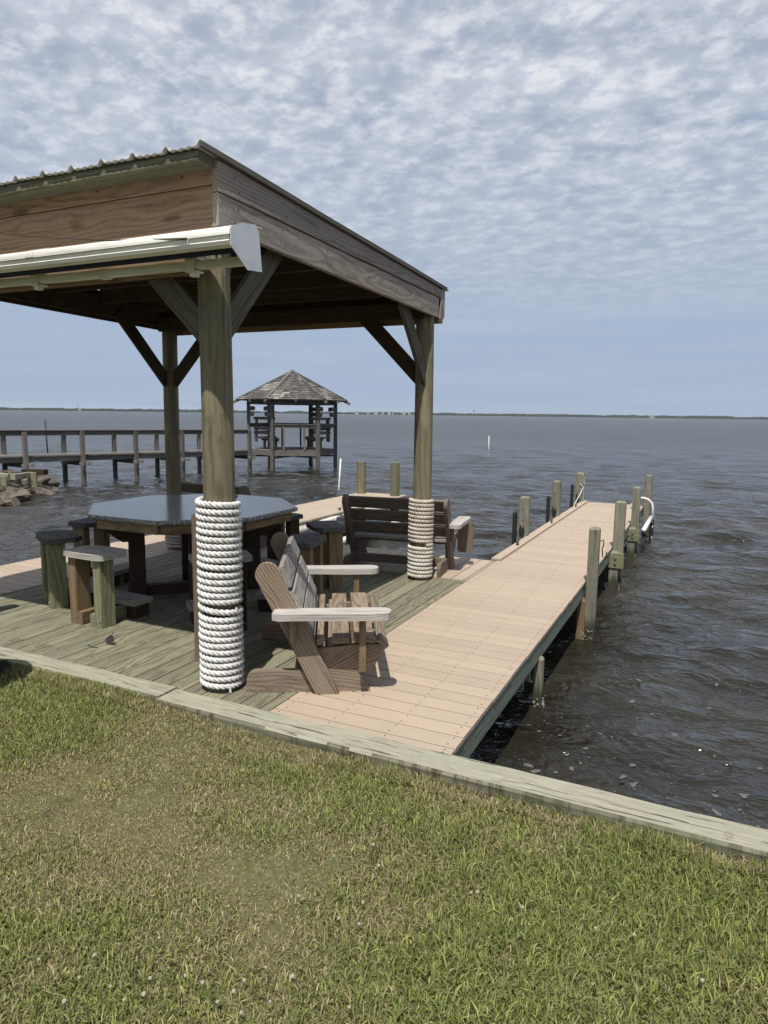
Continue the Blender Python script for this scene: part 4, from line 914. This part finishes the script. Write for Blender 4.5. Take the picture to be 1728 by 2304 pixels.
# ---- loveseats
def seat_profile(n, x0, z0, x1, z1): return [(x0 + (x1 - x0) * i / n, z0 + (z1 - z0) * i / n) for i in range(n + 1)]
def round_end(cx, cz, r, a0, a1, n=8): return [(cx + r * math.cos(R(a0 + (a1 - a0) * i / n)), cz + r * math.sin(R(a0 + (a1 - a0) * i / n))) for i in range(n + 1)]
def loveseat(name, label, cat, Wd, T, leg, slat, arm, sslat, wide_arm=False, group=None):
    t = link(name, None, None, T); tag(t, label, cat, group); t.empty_display_size = .2; B = T
    def part(nm, pts, v0, v1, mat):
        # outline in u-z plane; grain along the longest axis of the outline
        P = [Vector((p[0], p[1])) for p in pts]; a, b = max(((p, q) for p in P for q in P), key=lambda e: (e[0] - e[1]).length)
        d = (b - a).normalized()
        if d.x < 0: d = -d
        c = sum(P, Vector((0, 0))) / len(P)
        Mx = Matrix(((d.x, 0, -d.y, c.x), (0, 1, 0, (v0 + v1) / 2), (d.y, 0, d.x, c.y), (0, 0, 0, 1)))
        loc = [((p - c).dot(d), (p - c).dot(Vector((-d.y, d.x)))) for p in P]
        return MB().prism(loc, (v0 - v1) / 2, (v1 - v0) / 2, 'y').build(nm, mat, t, B @ Mx)
    for side in (0, 1):
        o0, o1 = (0.0, .038) if side == 0 else (Wd - .078, Wd - .04)
        l0, l1 = (-.040, -.001) if side == 0 else (Wd - .039, Wd)
        # runner
        part('runner', [(0, 0), (.735, 0), (.648, .137)] + round_end(.065, .072, .065, 90, 180, 6), o0, o1, leg)
        # raked back leg with rounded head
        top = round_end(.132, .727, .069, 28, 205, 10)
        part('back_leg', [(.412, 0), (.549, 0)] + top, l0, l1, leg)
        # side panel under the seat
        part('side_panel', [(.425, .12), (.64, .112)] + [(.74, .14), (.785, .195), (.808, .262), (.80, .29), (.62, .288), (.40, .262)], o0 + .004, o1 + .004, leg)
        s = -1 if side == 0 else 1; ve = -.04 if side == 0 else Wd
        # arm
        ac = ve + s * .052
        A_ = [(.165, -.045), (.20, -.068), (.40, -.062), (.60, -.072), (.79, -.068), (.825, -.055), (.845, -.02), (.845, .03), (.825, .06), (.79, .072), (.42, .064), (.22, .070), (.175, .045)]
        ma = MB().prism([(x - .5, y) for x, y in A_], -.02, .02); ma.build('armrest', arm, t, B @ Matrix.Translation((.5, ac, .505)))
        if wide_arm:
            w = [(-.085, .17), (-.06, .15), (.06, .15), (.085, .17), (.085, .484), (-.085, .484)]
            MB().prism(w, -.02, .02, 'x').build('arm_support', leg, t, B @ Matrix.Translation((.68, ve + s * .087, 0)))
        else:
            board('arm_support', (.682, ve + s * .021, .152), (.682, ve + s * .021, .484), .04, .038, (0, 1, 0), M['brownpost'], t, B)
        board('arm_bracket', (.278, ve + s * .02, .335), (.278, ve + s * .02, .484), .034, .036, (0, 1, 0), leg, t, B)
    y0, y1 = -.03, Wd - .01
    # back slats: three raked boards
    bd = Vector((.052, 0, -.115)).normalized(); bn = Vector((.911, 0, .412))
    for (u, z, w, m) in ((.232, .708, .128, slat), (.292, .565, .128, slat), (.352, .424, .13, slat)):
        p = Vector((u, 0, z)); x = Vector((0, 1, 0))
        q0 = p.copy(); q0.y = y0 - .002; q1 = p.copy(); q1.y = y1 + .002
        board('back_slat', q0, q1, w, .034, bn, m, t, B, ch=.004)
    # seat slats
    for (u, z, w, rx, m) in ((.388, .312, .032, -.06, sslat), (.436, .318, .040, -.05, sslat), (.556, .326, .104, -.02, sslat), (.694, .331, .116, .03, sslat), (.806, .305, .070, .85, sslat)):
        up = Vector((math.sin(rx), 0, math.cos(rx)))
        q = random.uniform(-.006, .006)
        board('seat_slat', (u, y0 + q, z), (u, y1 + q, z), w, .036, up, m, t, B, ch=.004)
    board('stretcher', (.50, .03, .285), (.50, Wd - .07, .285), .038, .06, (0, 0, 1), leg, t, B); board('stretcher', (.30, .03, .09), (.30, Wd - .07, .09), .09, .036, (1, 0, 0), leg, t, B)
    sb = MB()
    for (u, z) in ((.49, .05), (.515, .06), (.45, .07), (.47, .10), (.40, .20), (.37, .26)): sb.tube([(u, -.041, z), (u, -.039, z)], .0045, 6)
    o = sb.build('screw_heads', M['bolt'], t, B); o['kind'] = 'stuff'
    return t
def TF(x, y, a): return Matrix.Translation((x, y, 0)) @ Matrix.Rotation(R(a), 4, 'Z')
ls = loveseat('loveseat', 'weathered wooden loveseat with silvery arms standing half on the tan pier', 'loveseat', 1.0, TF(.191, -.017, 29.5), M['chair'], M['slatgrey'], M['chairgrey'], M['chair'])
copy_tree(ls, TF(-2.80, -.44, 82), 'wooden loveseat cut off by the left edge, only its arm tip showing')
bn_ = loveseat('bench', 'brown slatted bench behind the rope post, facing the boat slip', 'bench', 1.10, TF(.175, 3.27, 98), M['bench'], M['bench'], M['chairgrey'], M['slatgrey'], True)
copy_tree(bn_, TF(-2.36, 3.22, 88), 'dark slatted bench behind the granite table, its top rail showing')
# ---- upright boards behind the near rope post
t = thing('upright_board', 'tall narrow board with rounded top standing behind the white rope post', 'board', (-.17, .30, 0), R(30))
B = Matrix.Translation((-.292, .34, 0)) @ Matrix.Rotation(R(24), 4, 'Z')
o_ = [(-.125, 0), (.125, 0), (.125, .98)] + round_end(.065, 1.0, .06, 0, 90, 6) + round_end(-.065, 1.0, .06, 90, 180, 6)
pts = [(p[1] - .53, p[0]) for p in o_]
MB().prism(pts, -.02, .02).build('panel', M['brownpost'], t, B @ Matrix(((0, 1, 0, 0), (0, 0, 1, 0), (1, 0, 0, .53), (0, 0, 0, 1))))
board('edge_batten', (-.143, 0, 0), (-.143, 0, .985), .045, .034, (1, 0, 0), M['bench'], t, B)
t = thing('short_board', 'short board with rounded top leaning left of the white rope post', 'board', (-.62, .62, 0))
B = Matrix.Translation((-.60, .66, 0)) @ Matrix.Rotation(R(20), 4, 'Z')
o_ = [(-.09, .22), (.09, .22), (.08, .56)] + round_end(.03, .57, .05, 0, 90, 5) + round_end(-.03, .57, .05, 90, 180, 5) + [(-.08, .54)]
pts = [(p[1] - .3, p[0]) for p in o_]
MB().prism(pts, -.018, .018).build('panel', M['brownpost'], t, B @ Matrix(((0, 1, 0, 0), (0, 0, 1, 0), (1, 0, 0, .3), (0, 0, 0, 1))))
board('prop', (0, 0, 0), (0, 0, .23), .12, .03, (0, 1, 0), M['shadewood'], t, B)
# ---- dry leaf and twig
q = unproj(247, 1450, 0)
t = thing('dry_leaf', 'small dark curled leaf lying in front of the silvery stool', 'leaf', (q.x, q.y, 0)); B = Matrix.Translation((q.x, q.y, .001)) @ Matrix.Rotation(R(20), 4, 'Z')
lv = []; lf = []
for i in range(7):
    f = i / 6; w = .032 * math.sin(math.pi * min(1, f * .9 + .08)) + .002
    for j in (-1, 0, 1): lv.append((j * w + .01 * f, -.012 * abs(j) + .02 * f * f, .004 + f * .062 - .006 * (j == 0)))
for i in range(6):
    for j in range(2): lf.append((i * 3 + j, i * 3 + j + 1, i * 3 + 4 + j, i * 3 + 3 + j))
lm = MB().add(lv, lf); lv2 = [(a, b + .0015, c) for a, b, c in lv]; lm.add(lv2, [f[::-1] for f in lf]); lm.build('blade', M['leaf'], t, B)
MB().tube([(.01, .02, .064), (.018, .022, .085)], .003, 5).build('stalk', M['leaf'], t, B)
t = thing('twig', 'thin dark twig lying left of the curled leaf', 'twig', (q.x - .1, q.y - .03, 0)); q2 = unproj(198, 1453, 0); q3 = unproj(220, 1458, 0)
MB().tube([(q2.x, q2.y, .006), ((q2.x + q3.x) / 2 + .005, (q2.y + q3.y) / 2 - .012, .004), (q3.x, q3.y, .004)], .0035, 5).build('stick', M['leaf'], t, I4)
# ---- black kettle shape, added beyond the left edge to cast the lawn shadow
GXg, GYg = -1.31, -.90
t = thing('shadow_stand_in', 'black round stand-in added at the left edge to cast a shadow on the lawn', 'shadow_stand_in', (GXg, GYg, LZ)); n = 28
def lathe(prf):
    tv = []; tf = []
    for (r, z) in prf:
        for k in range(n): tv.append((r * math.cos(2 * math.pi * k / n), r * math.sin(2 * math.pi * k / n), z))
    for i in range(len(prf) - 1):
        for k in range(n): tf.append((i * n + k, i * n + (k + 1) % n, (i + 1) * n + (k + 1) % n, (i + 1) * n + k))
    return MB().add(tv, tf)
Mg = Matrix.Translation((GXg, GYg, LZ))
lathe([(.0, .58), (.12, .60), (.21, .67), (.26, .77), (.265, .80), (.25, .80), (.0, .79)]).build('bowl', M['black'], t, Mg, True)
lid_ = lathe([(.272, .80), (.272, .82), (.25, .90), (.18, .98), (.08, 1.015), (.0, 1.02)]).build('lid', M['black'], t, Mg, True)
MB().tube([(-.05, 0, 1.02), (-.05, 0, 1.05), (.05, 0, 1.05), (.05, 0, 1.02)], .012, 6).build('handle', M['black'], lid_, Mg)
for (lx, ly) in ((-.12, .40), (.24, -.24), (-.26, -.24)):
    MB().tube([(lx * .45, ly * .45, .66), (lx, ly, .06)], .012, 8).build('leg', M['bolt'], t, Mg)
for (lx, ly) in ((-.06, .42), (-.26, -.24)):
    MB().tube([(lx - .02, ly, .075), (lx + .02, ly, .075)], .075, 16).build('wheel', M['black'], t, Mg)

# ================================================================ old walkway and water gazebo
A0 = Vector((-14.261, 11.516, 0)); wd_ = Vector((.224, .974, 0)).normalized(); wn_ = Vector((-wd_.y, wd_.x, 0))
wk = thing('old_walkway', 'old grey wooden walkway with rails leading out to the shingled gazebo', 'walkway', tuple(A0))
WW = 1.12
def wp(s, w, z): return tuple(A0 + wd_ * s + wn_ * w + Vector((0, 0, z)))
zr = lambda s: 1.062 - .008 * (s + 1.7); zd = lambda s: .335 - .012 * s
near = [-5.2, -3.4, -1.66, 0, 1.76, 3.5, 5.0, 6.42]; far = [-5.2, -3.45, -1.74, .02, 1.69, 3.27, 5.02, 6.5]
for s in near: board('post', wp(s, -.02, -1.8), wp(s, -.02, zr(s) - .02 + random.uniform(-.02, .01)), .115, .115, tuple(wn_), M['oldgreyZ'] if 0 else M['oldgrey'], wk, ch=.008)
for s in far: board('post', wp(s, WW, -1.8), wp(s, WW, zr(s) - .06), .115, .115, tuple(wn_), M['oldgrey'], wk, ch=.008)
for i in range(len(near) - 1):
    a, b = near[i], near[i + 1]
    board('handrail', wp(a, .06, zr(a) - .075), wp(b, .06, zr(b) - .075), .13, .04, tuple(wn_), M['oldgrey'], wk); board('rail_cap', wp(a, .05, zr(a) + .005), wp(b, .05, zr(b) + .005), .14, .03, (0, 0, 1), M['oldgrey'], wk)
    board('stringer', wp(a, .06, zd(a) - .105), wp(b, .06, zd(b) - .105), .15, .05, tuple(wn_), M['oldgrey'], wk)
    a, b = far[i], far[i + 1]
    board('handrail', wp(a, WW - .08, zr(a) - .075), wp(b, WW - .08, zr(b) - .075), .13, .04, tuple(wn_), M['oldgrey'], wk)
    board('stringer', wp(a, WW - .08, zd(a) - .105), wp(b, WW - .08, zd(b) - .105), .15, .05, tuple(wn_), M['oldgrey'], wk)
s = -5.2
while s < 6.4:
    board('deck_board', wp(s + .07, .0 + random.uniform(-.02, .01), zd(s) - .018), wp(s + .07, WW - .02, zd(s) - .018), .136, .036, (0, 0, 1), M['oldgrey'], wk); s += .143
for s in near[2:]:
    board('cross_beam', wp(s, -.14, zd(s) - .26), wp(s, WW + .14, zd(s) - .26), .14, .07, tuple(wd_), M['oldgrey'], wk)
    for w in (-.15,):
        MB().tube([wp(s - .13, w + .02, zd(s) - .26), wp(s - .13, w - .03, zd(s) - .26)], .06, 10).build('bolt_plate', M['bolt'], wk, I4); MB().tube([wp(s + .13, w + .02, zd(s) - .255), wp(s + .13, w - .03, zd(s) - .255)], .06, 10).build('bolt_plate', M['bolt'], wk, I4)
# gazebo
GC = Vector((-12.57, 20.33, 0)); GR = 1.72; GA = -83.5
gz = thing('shingled_gazebo', 'old hexagonal gazebo with weathered shingle roof standing in the water', 'gazebo', tuple(GC))
def gv(k, r, z): a = R(GA + 60 * k); return Vector((GC.x + r * math.cos(a), GC.y + r * math.sin(a), z))
DZ = .225
for k in range(6):
    a = R(GA + 60 * k); up = (math.cos(a), math.sin(a), 0)
    board('post', gv(k, GR, -1.8), gv(k, GR, 2.10), .14, .14, up, M['oldgrey'], gz, ch=.01)
    p, q = gv(k, GR, 0), gv(k + 1, GR, 0); mid = (p + q) / 2; nr_ = (mid - GC); nr_.z = 0; nr_.normalize()
    zz = Vector((0, 0, 1))
    board('top_beam', p + zz * 2.06, q + zz * 2.06, .20, .06, nr_, M['oldgrey'], gz)
    board('floor_beam', p + zz * .10, q + zz * .10, .17, .05, nr_, M['oldgrey'], gz)
    board('cross_beam', gv(k, GR - .05, -.06), gv(k, .15, -.06), .13, .06, (0, 0, 1), M['oldgrey'], gz)
    if k in (0, 2): pass
    if k != 5:
        board('handrail', p + zz * 1.13, q + zz * 1.13, .12, .04, nr_, M['oldgrey'], gz); board('rail_cap', p + zz * 1.205, q + zz * 1.205, .13, .03, (0, 0, 1), M['oldgrey'], gz)
    if k in (0, 3): 
        m1 = p.lerp(q, .70); board('baluster', m1 + zz * .24, m1 + zz * 1.12, .07, .06, nr_, M['oldgrey'], gz)
        m1 = p.lerp(q, .25); board('baluster', m1 + zz * .24, m1 + zz * 1.12, .07, .06, nr_, M['oldgrey'], gz)
    if k in (1, 4, 5, 2):
        pi = p.lerp(GC, .12); qi = q.lerp(GC, .12)      # built-in bench: seat, back rails, rounded brackets
        seatp = p.lerp(GC, .25); seatq = q.lerp(GC, .25)
        for w in (.0, .13, .26):
            sp0 = p.lerp(GC, .14 + w * .55); sq0 = q.lerp(GC, .14 + w * .55)
            board('seat_plank', sp0 + zz * .66, sq0 + zz * .66, .12, .04, (0, 0, 1), M['oldgrey'], gz)
        board('seat_skirt', seatp.lerp(GC, .06) + zz * .60, seatq.lerp(GC, .06) + zz * .60, .11, .04, nr_, M['oldgrey'], gz)
        for z in (.86, 1.02, 1.42): board('back_rail', pi + zz * z, qi + zz * z, .10, .04, nr_, M['oldgrey'], gz)
        for f in (.16, .84):
            c = p.lerp(q, f)
            board('bench_leg', c.lerp(GC, .3) + zz * .24, c.lerp(GC, .3) + zz * .64, .10, .06, nr_, M['oldgrey'], gz)
            board('bench_back_post', c.lerp(GC, .09) + zz * .5, c.lerp(GC, .11) + zz * 1.46, .13, .05, nr_, M['oldgrey'], gz)
        for f, sgn in ((.12, 1), (.88, -1)):
            c = p.lerp(q, f); d = (q - p).normalized() * sgn
            for z, ln in ((1.80, .25), (1.58, .17)):
                Mx = Matrix(((d.x, nr_.x, 0, c.x), (d.y, nr_.y, 0, c.y), (0, 0, 1, z), (0, 0, 0, 1)))
                MB().prism([(-.12, -.085)] + round_end(ln - .07, 0, .085, -80, 80, 8) + [(-.12, .085)], -.02, .02, 'y').build('corner_bracket', M['oldgrey'], gz, Mx)
# floor
hexp = [tuple(gv(k, GR * .985, 0)[:2]) for k in range(6)]
y0 = -GR; d1 = Vector((math.cos(R(GA + 30)), math.sin(R(GA + 30)), 0)); d2 = Vector((-d1.y, d1.x, 0))
w = -GR * .866 + .02
while w < GR * .866 - .1:
    hl = GR - abs(w + .07) / 1.732 - .01
    board('floor_board', tuple(GC + d1 * (w + .07) - d2 * hl + Vector((0, 0, DZ - .02))), tuple(GC + d1 * (w + .07) + d2 * hl + Vector((0, 0, DZ - .02))), .138, .036, (0, 0, 1), M['oldgrey'], gz); w += .143
# roof
ER = 2.16; EZ = 2.13; AZ = 3.28
rf = MB().add([gv(k, ER, EZ) for k in range(6)] + [Vector((GC.x, GC.y, AZ))] + [gv(k, ER, EZ - .03) for k in range(6)] + [Vector((GC.x, GC.y, AZ - .05))],
              [(k, (k + 1) % 6, 6) for k in range(6)] + [(7 + (k + 1) % 6, 7 + k, 13) for k in range(6)] + [(k, 7 + k, 7 + (k + 1) % 6, (k + 1) % 6) for k in range(6)]).build('roof', M['oldgrey'], gz, I4, recalc=False)
ap_ = Vector((GC.x, GC.y, AZ))
sm = []; 
def shmat():
    m, t, p = new_mat('cedar_shingles'); g = G(t); at = g.n('ShaderNodeAttribute', attribute_name='tint'); tcn = g.n('ShaderNodeTexCoord')
    n1 = g.noise(tcn.outputs['Object'], 30, 4, .7); c = g.mix(1.0, at.outputs['Color'], g.math('ADD', g.math('MULTIPLY', n1, .9), .55), 'MULTIPLY')
    t.links.new(c, p.inputs['Base Color']); p.inputs['Roughness'].default_value = .9; t.links.new(g.bump(n1, .6, .02), p.inputs['Normal']); return m
M['shing'] = shmat()
for k in range(6):
    a, b = gv(k, ER + .03, EZ), gv(k + 1, ER + .03, EZ); rows = 17; Vs = []; Fs = []; Cs = []
    nrm = (b - a).cross(ap_ - a).normalized()
    if nrm.z < 0: nrm = -nrm
    for r in range(rows):
        f0 = r / rows; f1 = min(1.0, (r + 1.25) / rows)
        l0, r0 = a.lerp(ap_, f0), b.lerp(ap_, f0); l1, r1 = a.lerp(ap_, f1), b.lerp(ap_, f1); W0 = (r0 - l0).length; x = 0.0
        while x < W0 - .01:
            w = min(random.uniform(.09, .19), W0 - x); u0, u1 = x / W0, (x + w - .008) / W0; lift = .022 + random.uniform(0, .012); drop = random.uniform(-.012, .016)
            e = (l0 - l1).normalized() * drop
            P = [l0.lerp(r0, u0) + e + nrm * lift, l0.lerp(r0, u1) + e + nrm * lift, l1.lerp(r1, min(1, u1)) + nrm * .008, l1.lerp(r1, u0) + nrm * .008, l0.lerp(r0, u0) + e + nrm * .004, l0.lerp(r0, u1) + e + nrm * .004]
            n0 = len(Vs); Vs += P; Fs += [(n0, n0 + 1, n0 + 2, n0 + 3), (n0 + 4, n0 + 5, n0 + 1, n0)]
            patch = vnoise(np.array([x * 1.1 + k * 7.0]), np.array([r * .35]))[0]
            tone = random.choice([.055, .07, .09, .115]) if patch < .6 else random.choice([.13, .19, .27]); Cs += [(tone * 1.04, tone * .97, tone * .88)] * 6
            x += w
    me = mesh('shingles', Vs, Fs, M['shing']); ca2 = me.color_attributes.new('tint', 'FLOAT_COLOR', 'POINT'); ca2.data.foreach_set('color', [c for t3 in Cs for c in (*t3, 1.0)])
    o = link('shingles', me, rf, I4); o['kind'] = 'stuff'
    h0, h1 = gv(k, ER + .05, EZ + .03), Vector((GC.x, GC.y, AZ + .03)); board('hip_cap', h0, h1, .12, .02, (0, 0, 1), M['shingle'], rf)
    board('rafter_tail', gv(k, 1.5, 2.40), gv(k, ER + .16, EZ - .115), .10, .06, tuple((gv(k + 1.5, 1, 0) - GC)), M['oldgrey'], rf)
    m0 = (gv(k, 1.5, 0) + gv(k + 1, 1.5, 0)) / 2; m1 = (gv(k, ER + .12, 0) + gv(k + 1, ER + .12, 0)) / 2; m0.z = 2.30; m1.z = EZ - .075; board('rafter_tail', m0, m1, .09, .05, tuple((gv(k + 1, 1, 0) - gv(k, 1, 0))), M['oldgrey'], rf)

# ---------------------------------------------------------------- riprap and neighbour's edging
def rock(x, y, z, s, seed, label):
    import bmesh
    bm = bmesh.new(); bmesh.ops.create_icosphere(bm, subdivisions=3, radius=1)
    for v in bm.verts:
        n = v.co.normalized(); q = 1 + .34 * mnoise.noise(n * 1.2 + Vector((seed * 3.1, 0, 0))) + .13 * mnoise.noise(n * 3.6 + Vector((0, seed * 2.3, 0)))
        pl = n * q
        for w in range(4):
            rs = random.Random(seed * 10 + w); d = Vector((rs.uniform(-1, 1), rs.uniform(-1, 1), rs.uniform(-.3, 1))).normalized(); h = rs.uniform(.42, .7)
            if pl.dot(d) > h: pl -= d * (pl.dot(d) - h) * .95
        v.co = Vector((pl.x * s[0], pl.y * s[1], pl.z * s[2]))
    me = bpy.data.meshes.new('boulder'); bm.to_mesh(me); bm.free(); me.materials.append(M['rock'])
    o = link('boulder', me, None, Matrix.Translation((x, y, z)) @ Matrix.Rotation(seed * 1.7, 4, 'Z') @ Matrix.Rotation(.25 * math.sin(seed), 4, 'X'))
    return tag(o, label, 'rock', 'riprap boulders beside the old walkway')
RK = [(-13.75, 9.85, -.52, (.52, .32, .2)), (-13.95, 9.35, -.38, (.5, .4, .28)), (-14.3, 9.9, -.30, (.55, .42, .28)), (-13.3, 9.1, -.50, (.6, .3, .2)), (-13.4, 8.6, -.36, (.55, .42, .26)), (-13.85, 8.7, -.18, (.45, .35, .25)), (-12.95, 8.4, -.50, (.58, .34, .22)), (-12.75, 7.95, -.42, (.55, .36, .25)), (-12.35, 7.7, -.52, (.5, .3, .2)), (-13.1, 7.85, -.24, (.42, .34, .22)), (-12.5, 7.2, -.45, (.5, .42, .28)), (-13.0, 7.2, -.22, (.4, .35, .22)), (-12.2, 6.7, -.5, (.5, .4, .25)), (-14.5, 10.4, -.45, (.5, .35, .22)), (-14.6, 9.5, -.12, (.4, .35, .22)), (-12.7, 6.4, -.3, (.5, .42, .25)), (-13.6, 9.55, -.44, (.3, .22, .16)), (-13.05, 8.75, -.40, (.25, .2, .15))]
RL = ['low wet boulder at the very tip of the riprap', 'brown boulder just behind the riprap tip', 'tall pale boulder under the walkway end post', 'flat boulder at the water line behind the riprap tip', 'broad boulder in the middle of the riprap bank', 'pale boulder high on the riprap below the green timber box', 'long flat boulder dipping into the water mid bank', 'dark creviced boulder low in the riprap', 'low dark boulder at the near water line of the riprap', 'rough boulder beside the green timber box', 'large near boulder at the left edge of the frame', 'upper near boulder at the left edge of the frame', 'nearest riprap boulder cut off by the left frame edge', 'boulder behind the riprap under the walkway', 'small pale boulder beside the walkway post on the bank', 'boulder mostly hidden left of the frame edge', 'small stone wedged near the riprap tip', 'small stone wedged in the middle of the riprap']
for i, ((x, y, z, s), l) in enumerate(zip(RK, RL)): rock(x, y, z - .02, tuple(q * .8 for q in s), i + 1, l)
t = thing('timber_edging', 'greenish timber box edging at the top of the riprap bank', 'edging', (-13.3, 7.9, -.1))
board('edge_timber', (-16.5, 8.2, -.03), (-13.2, 8.35, -.03), .12, .16, (0, 0, 1), M['beamcap'], t); board('edge_timber', (-13.1, 8.35, -.03), (-13.5, 9.2, -.05), .12, .14, (0, 0, 1), M['beamcap'], t)
for (x, y, w) in ((-13.25, 7.95, .26), (-12.98, 8.02, .14), (-13.35, 9.1, .2)): board('stake', (x, y, -.62), (x, y, .02), w, .10, (.6, -.8, 0), M['post4'], t)
board('end_block', (-13.75, 9.15, .02), (-13.15, 9.35, .02), .2, .14, (0, 0, 1), M['shadewood'], t)

# ================================================================ far shore, houses, masts
def shore():
    V = []; F = []; n = 900; C0 = Vector((2.5, -3.2))
    cols = 5
    for i in range(n + 1):
        a = R(178) - R(176) * i / n; azn = math.degrees(a)
        D = 1750 + 500 * math.sin(a * 1.3 + .5) + 60 * mnoise.noise((i * .02, 0, 0))
        if azn > 150: D *= .75
        h = 8.5 + 5.5 * mnoise.noise((i * .035, 4, 0)) + 3.0 * mnoise.noise((i * .16, 1, 0)) + 1.6 * mnoise.noise((i * .61, 2, 0)) + 1.0 * random.uniform(-1, 1)
        h = max(2.2, h * .8) * (D / 1900)
        for j, (dd, hh) in enumerate(((0, -1.0), (3, .8), (18, .62 * h), (40, h), (160, .6 * h))):
            V.append((C0.x + (D + dd) * math.cos(a), C0.y + (D + dd) * math.sin(a), WZ + hh))
    for i in range(n):
        for j in range(cols - 1): F.append((i * cols + j, (i + 1) * cols + j, (i + 1) * cols + j + 1, i * cols + j + 1))
    m, t, p = new_mat('distant_wood'); g = G(t); tcn = g.n('ShaderNodeTexCoord'); v = tcn.outputs['Object']; n1 = g.noise(v, .05, 5, .7); n2 = g.noise(v, .3, 3, .7)
    c = g.mix(g.ramp(g.math('ADD', g.math('MULTIPLY', n1, .6), g.math('MULTIPLY', n2, .4)), .38, .62), (.014, .020, .013), (.034, .043, .026)); t.links.new(c, p.inputs['Base Color']); p.inputs['Roughness'].default_value = 1; p.inputs['Specular IOR Level'].default_value = .0
    tag(link('far_shore', mesh('far_shore', V, F, m)), kind='structure')
    return C0
C0 = shore()
def house(px, w, h, dist=1600):
    d = (px - 864) * X_ - (934 - 1152) * Y_ + 1550 * F_; d.z = 0; d.normalize(); x, y = 2.571 + d.x * dist, -3.199 + d.y * dist
    t = thing('shore_house', 'tiny pale house on the distant shore across the water', 'house', (x, y, WZ), math.atan2(d.y, d.x) - math.pi / 2, 'houses on the far shore'); B = WM[t.name]
    MB().box(-w / 2, w / 2, -4, 4, 1.0, h).build('wall', M['housewall'], t, B)
    MB().add([(-w / 2 - .5, -4.6, h), (w / 2 + .5, -4.6, h), (w / 2 + .5, 4.6, h), (-w / 2 - .5, 4.6, h), (-w / 2 + 1, 0, h + 3), (w / 2 - 1, 0, h + 3)], [(0, 1, 5, 4), (2, 3, 4, 5), (1, 2, 5), (3, 0, 4), (3, 2, 1, 0)]).build('roof', M['houseroof'], t, B)
for (px, w, h, dd) in [(699, 6, 4.5, 1560), (752, 5, 4, 1600), (803, 7, 5, 1560), (828, 5, 4, 1620), (846, 8, 5, 1560), (861, 5, 4.5, 1600), (876, 6, 5, 1560), (884, 4, 4, 1640), (909, 6, 5, 1580), (921, 5, 4, 1620), (1468, 9, 4, 1500), (180, 6, 4, 1450)]: house(px, w, h, dd)
def mast(px, h, r, dist, label, tank):
    d = (px - 864) * X_ - (934 - 1152) * Y_ + 1550 * F_; d.z = 0; d.normalize(); x, y = 2.571 + d.x * dist, -3.199 + d.y * dist
    t = thing('water_tower' if tank else 'radio_mast', label, 'tower' if tank else 'mast', (x, y, WZ))
    MB().tube([(x, y, -2), (x, y, h)], r, 8).build('shaft', M['bolt'], t, I4)
    if tank: MB().tube([(x, y, h - 3), (x, y, h - 2), (x, y, h + 2), (x, y, h + 3)], lambda s: 1.2 if s < .1 or s > .9 else 3.2, 10).build('tank', M['bolt'], t, I4)
mast(1066, 16, .8, 2300, 'tiny water tower rising over the far tree line right of the pavilion', True); mast(176, 15, .5, 1500, 'thin mast on the far shore above the old walkway', False)

# ---------------------------------------------------------------- foam flecks on the water by the bulkhead
fm = MB(); r_ = random.Random(5)
for i in range(330):
    x = 1.6 + abs(r_.gauss(0, 1.1)); y = -.1 + abs(r_.gauss(0, .95)) + max(0, r_.gauss(-.4, .8)); s = r_.choice([.003, .004, .005, .007, .010, .017]) * r_.uniform(.7, 1.3)
    if i > 240: x = r_.uniform(1.7, 6); y = r_.uniform(0, 5); s *= .5
    z = waterz(x, y); a0 = r_.uniform(0, 6.28); n = 9; st2 = r_.uniform(1, 2.0)
    V = []
    for k in range(n):
        a = 2 * math.pi * k / n; q = s * r_.uniform(.65, 1.25); xx, yy = q * st2 * math.cos(a), q * math.sin(a); V.append((x + xx * math.cos(a0) - yy * math.sin(a0), y + xx * math.sin(a0) + yy * math.cos(a0)))
    V = [(a, b, waterz(a, b) + .004) for a, b in V]; V.append((x, y, z + .007))
    fm.add(V, [(k, (k + 1) % n, n) for k in range(n)])
tag(fm.build('foam_flecks', M['foambits'], None, I4, recalc=False), 'pale flecks of foam drifting on the brown water by the timber bulkhead', 'foam', kind='stuff')

# ---------------------------------------------------------------- sea air
hz = MB().box(-5200, 5200, -5200, 5200, -3.2, 42)
hm_ = bpy.data.materials.new('sea_haze'); hm_.use_nodes = True; ht = hm_.node_tree; ht.nodes.clear()
ho = ht.nodes.new('ShaderNodeOutputMaterial'); hv = ht.nodes.new('ShaderNodeVolumePrincipled'); hv.inputs['Density'].default_value = .00010
hv.inputs['Color'].default_value = (.80, .88, 1.0, 1); hv.inputs['Anisotropy'].default_value = .2
ht.links.new(hv.outputs[0], ho.inputs['Volume'])
tag(hz.build('haze', hm_, None, I4), 'thin bluish sea haze over the water and far shore', 'haze', kind='stuff')
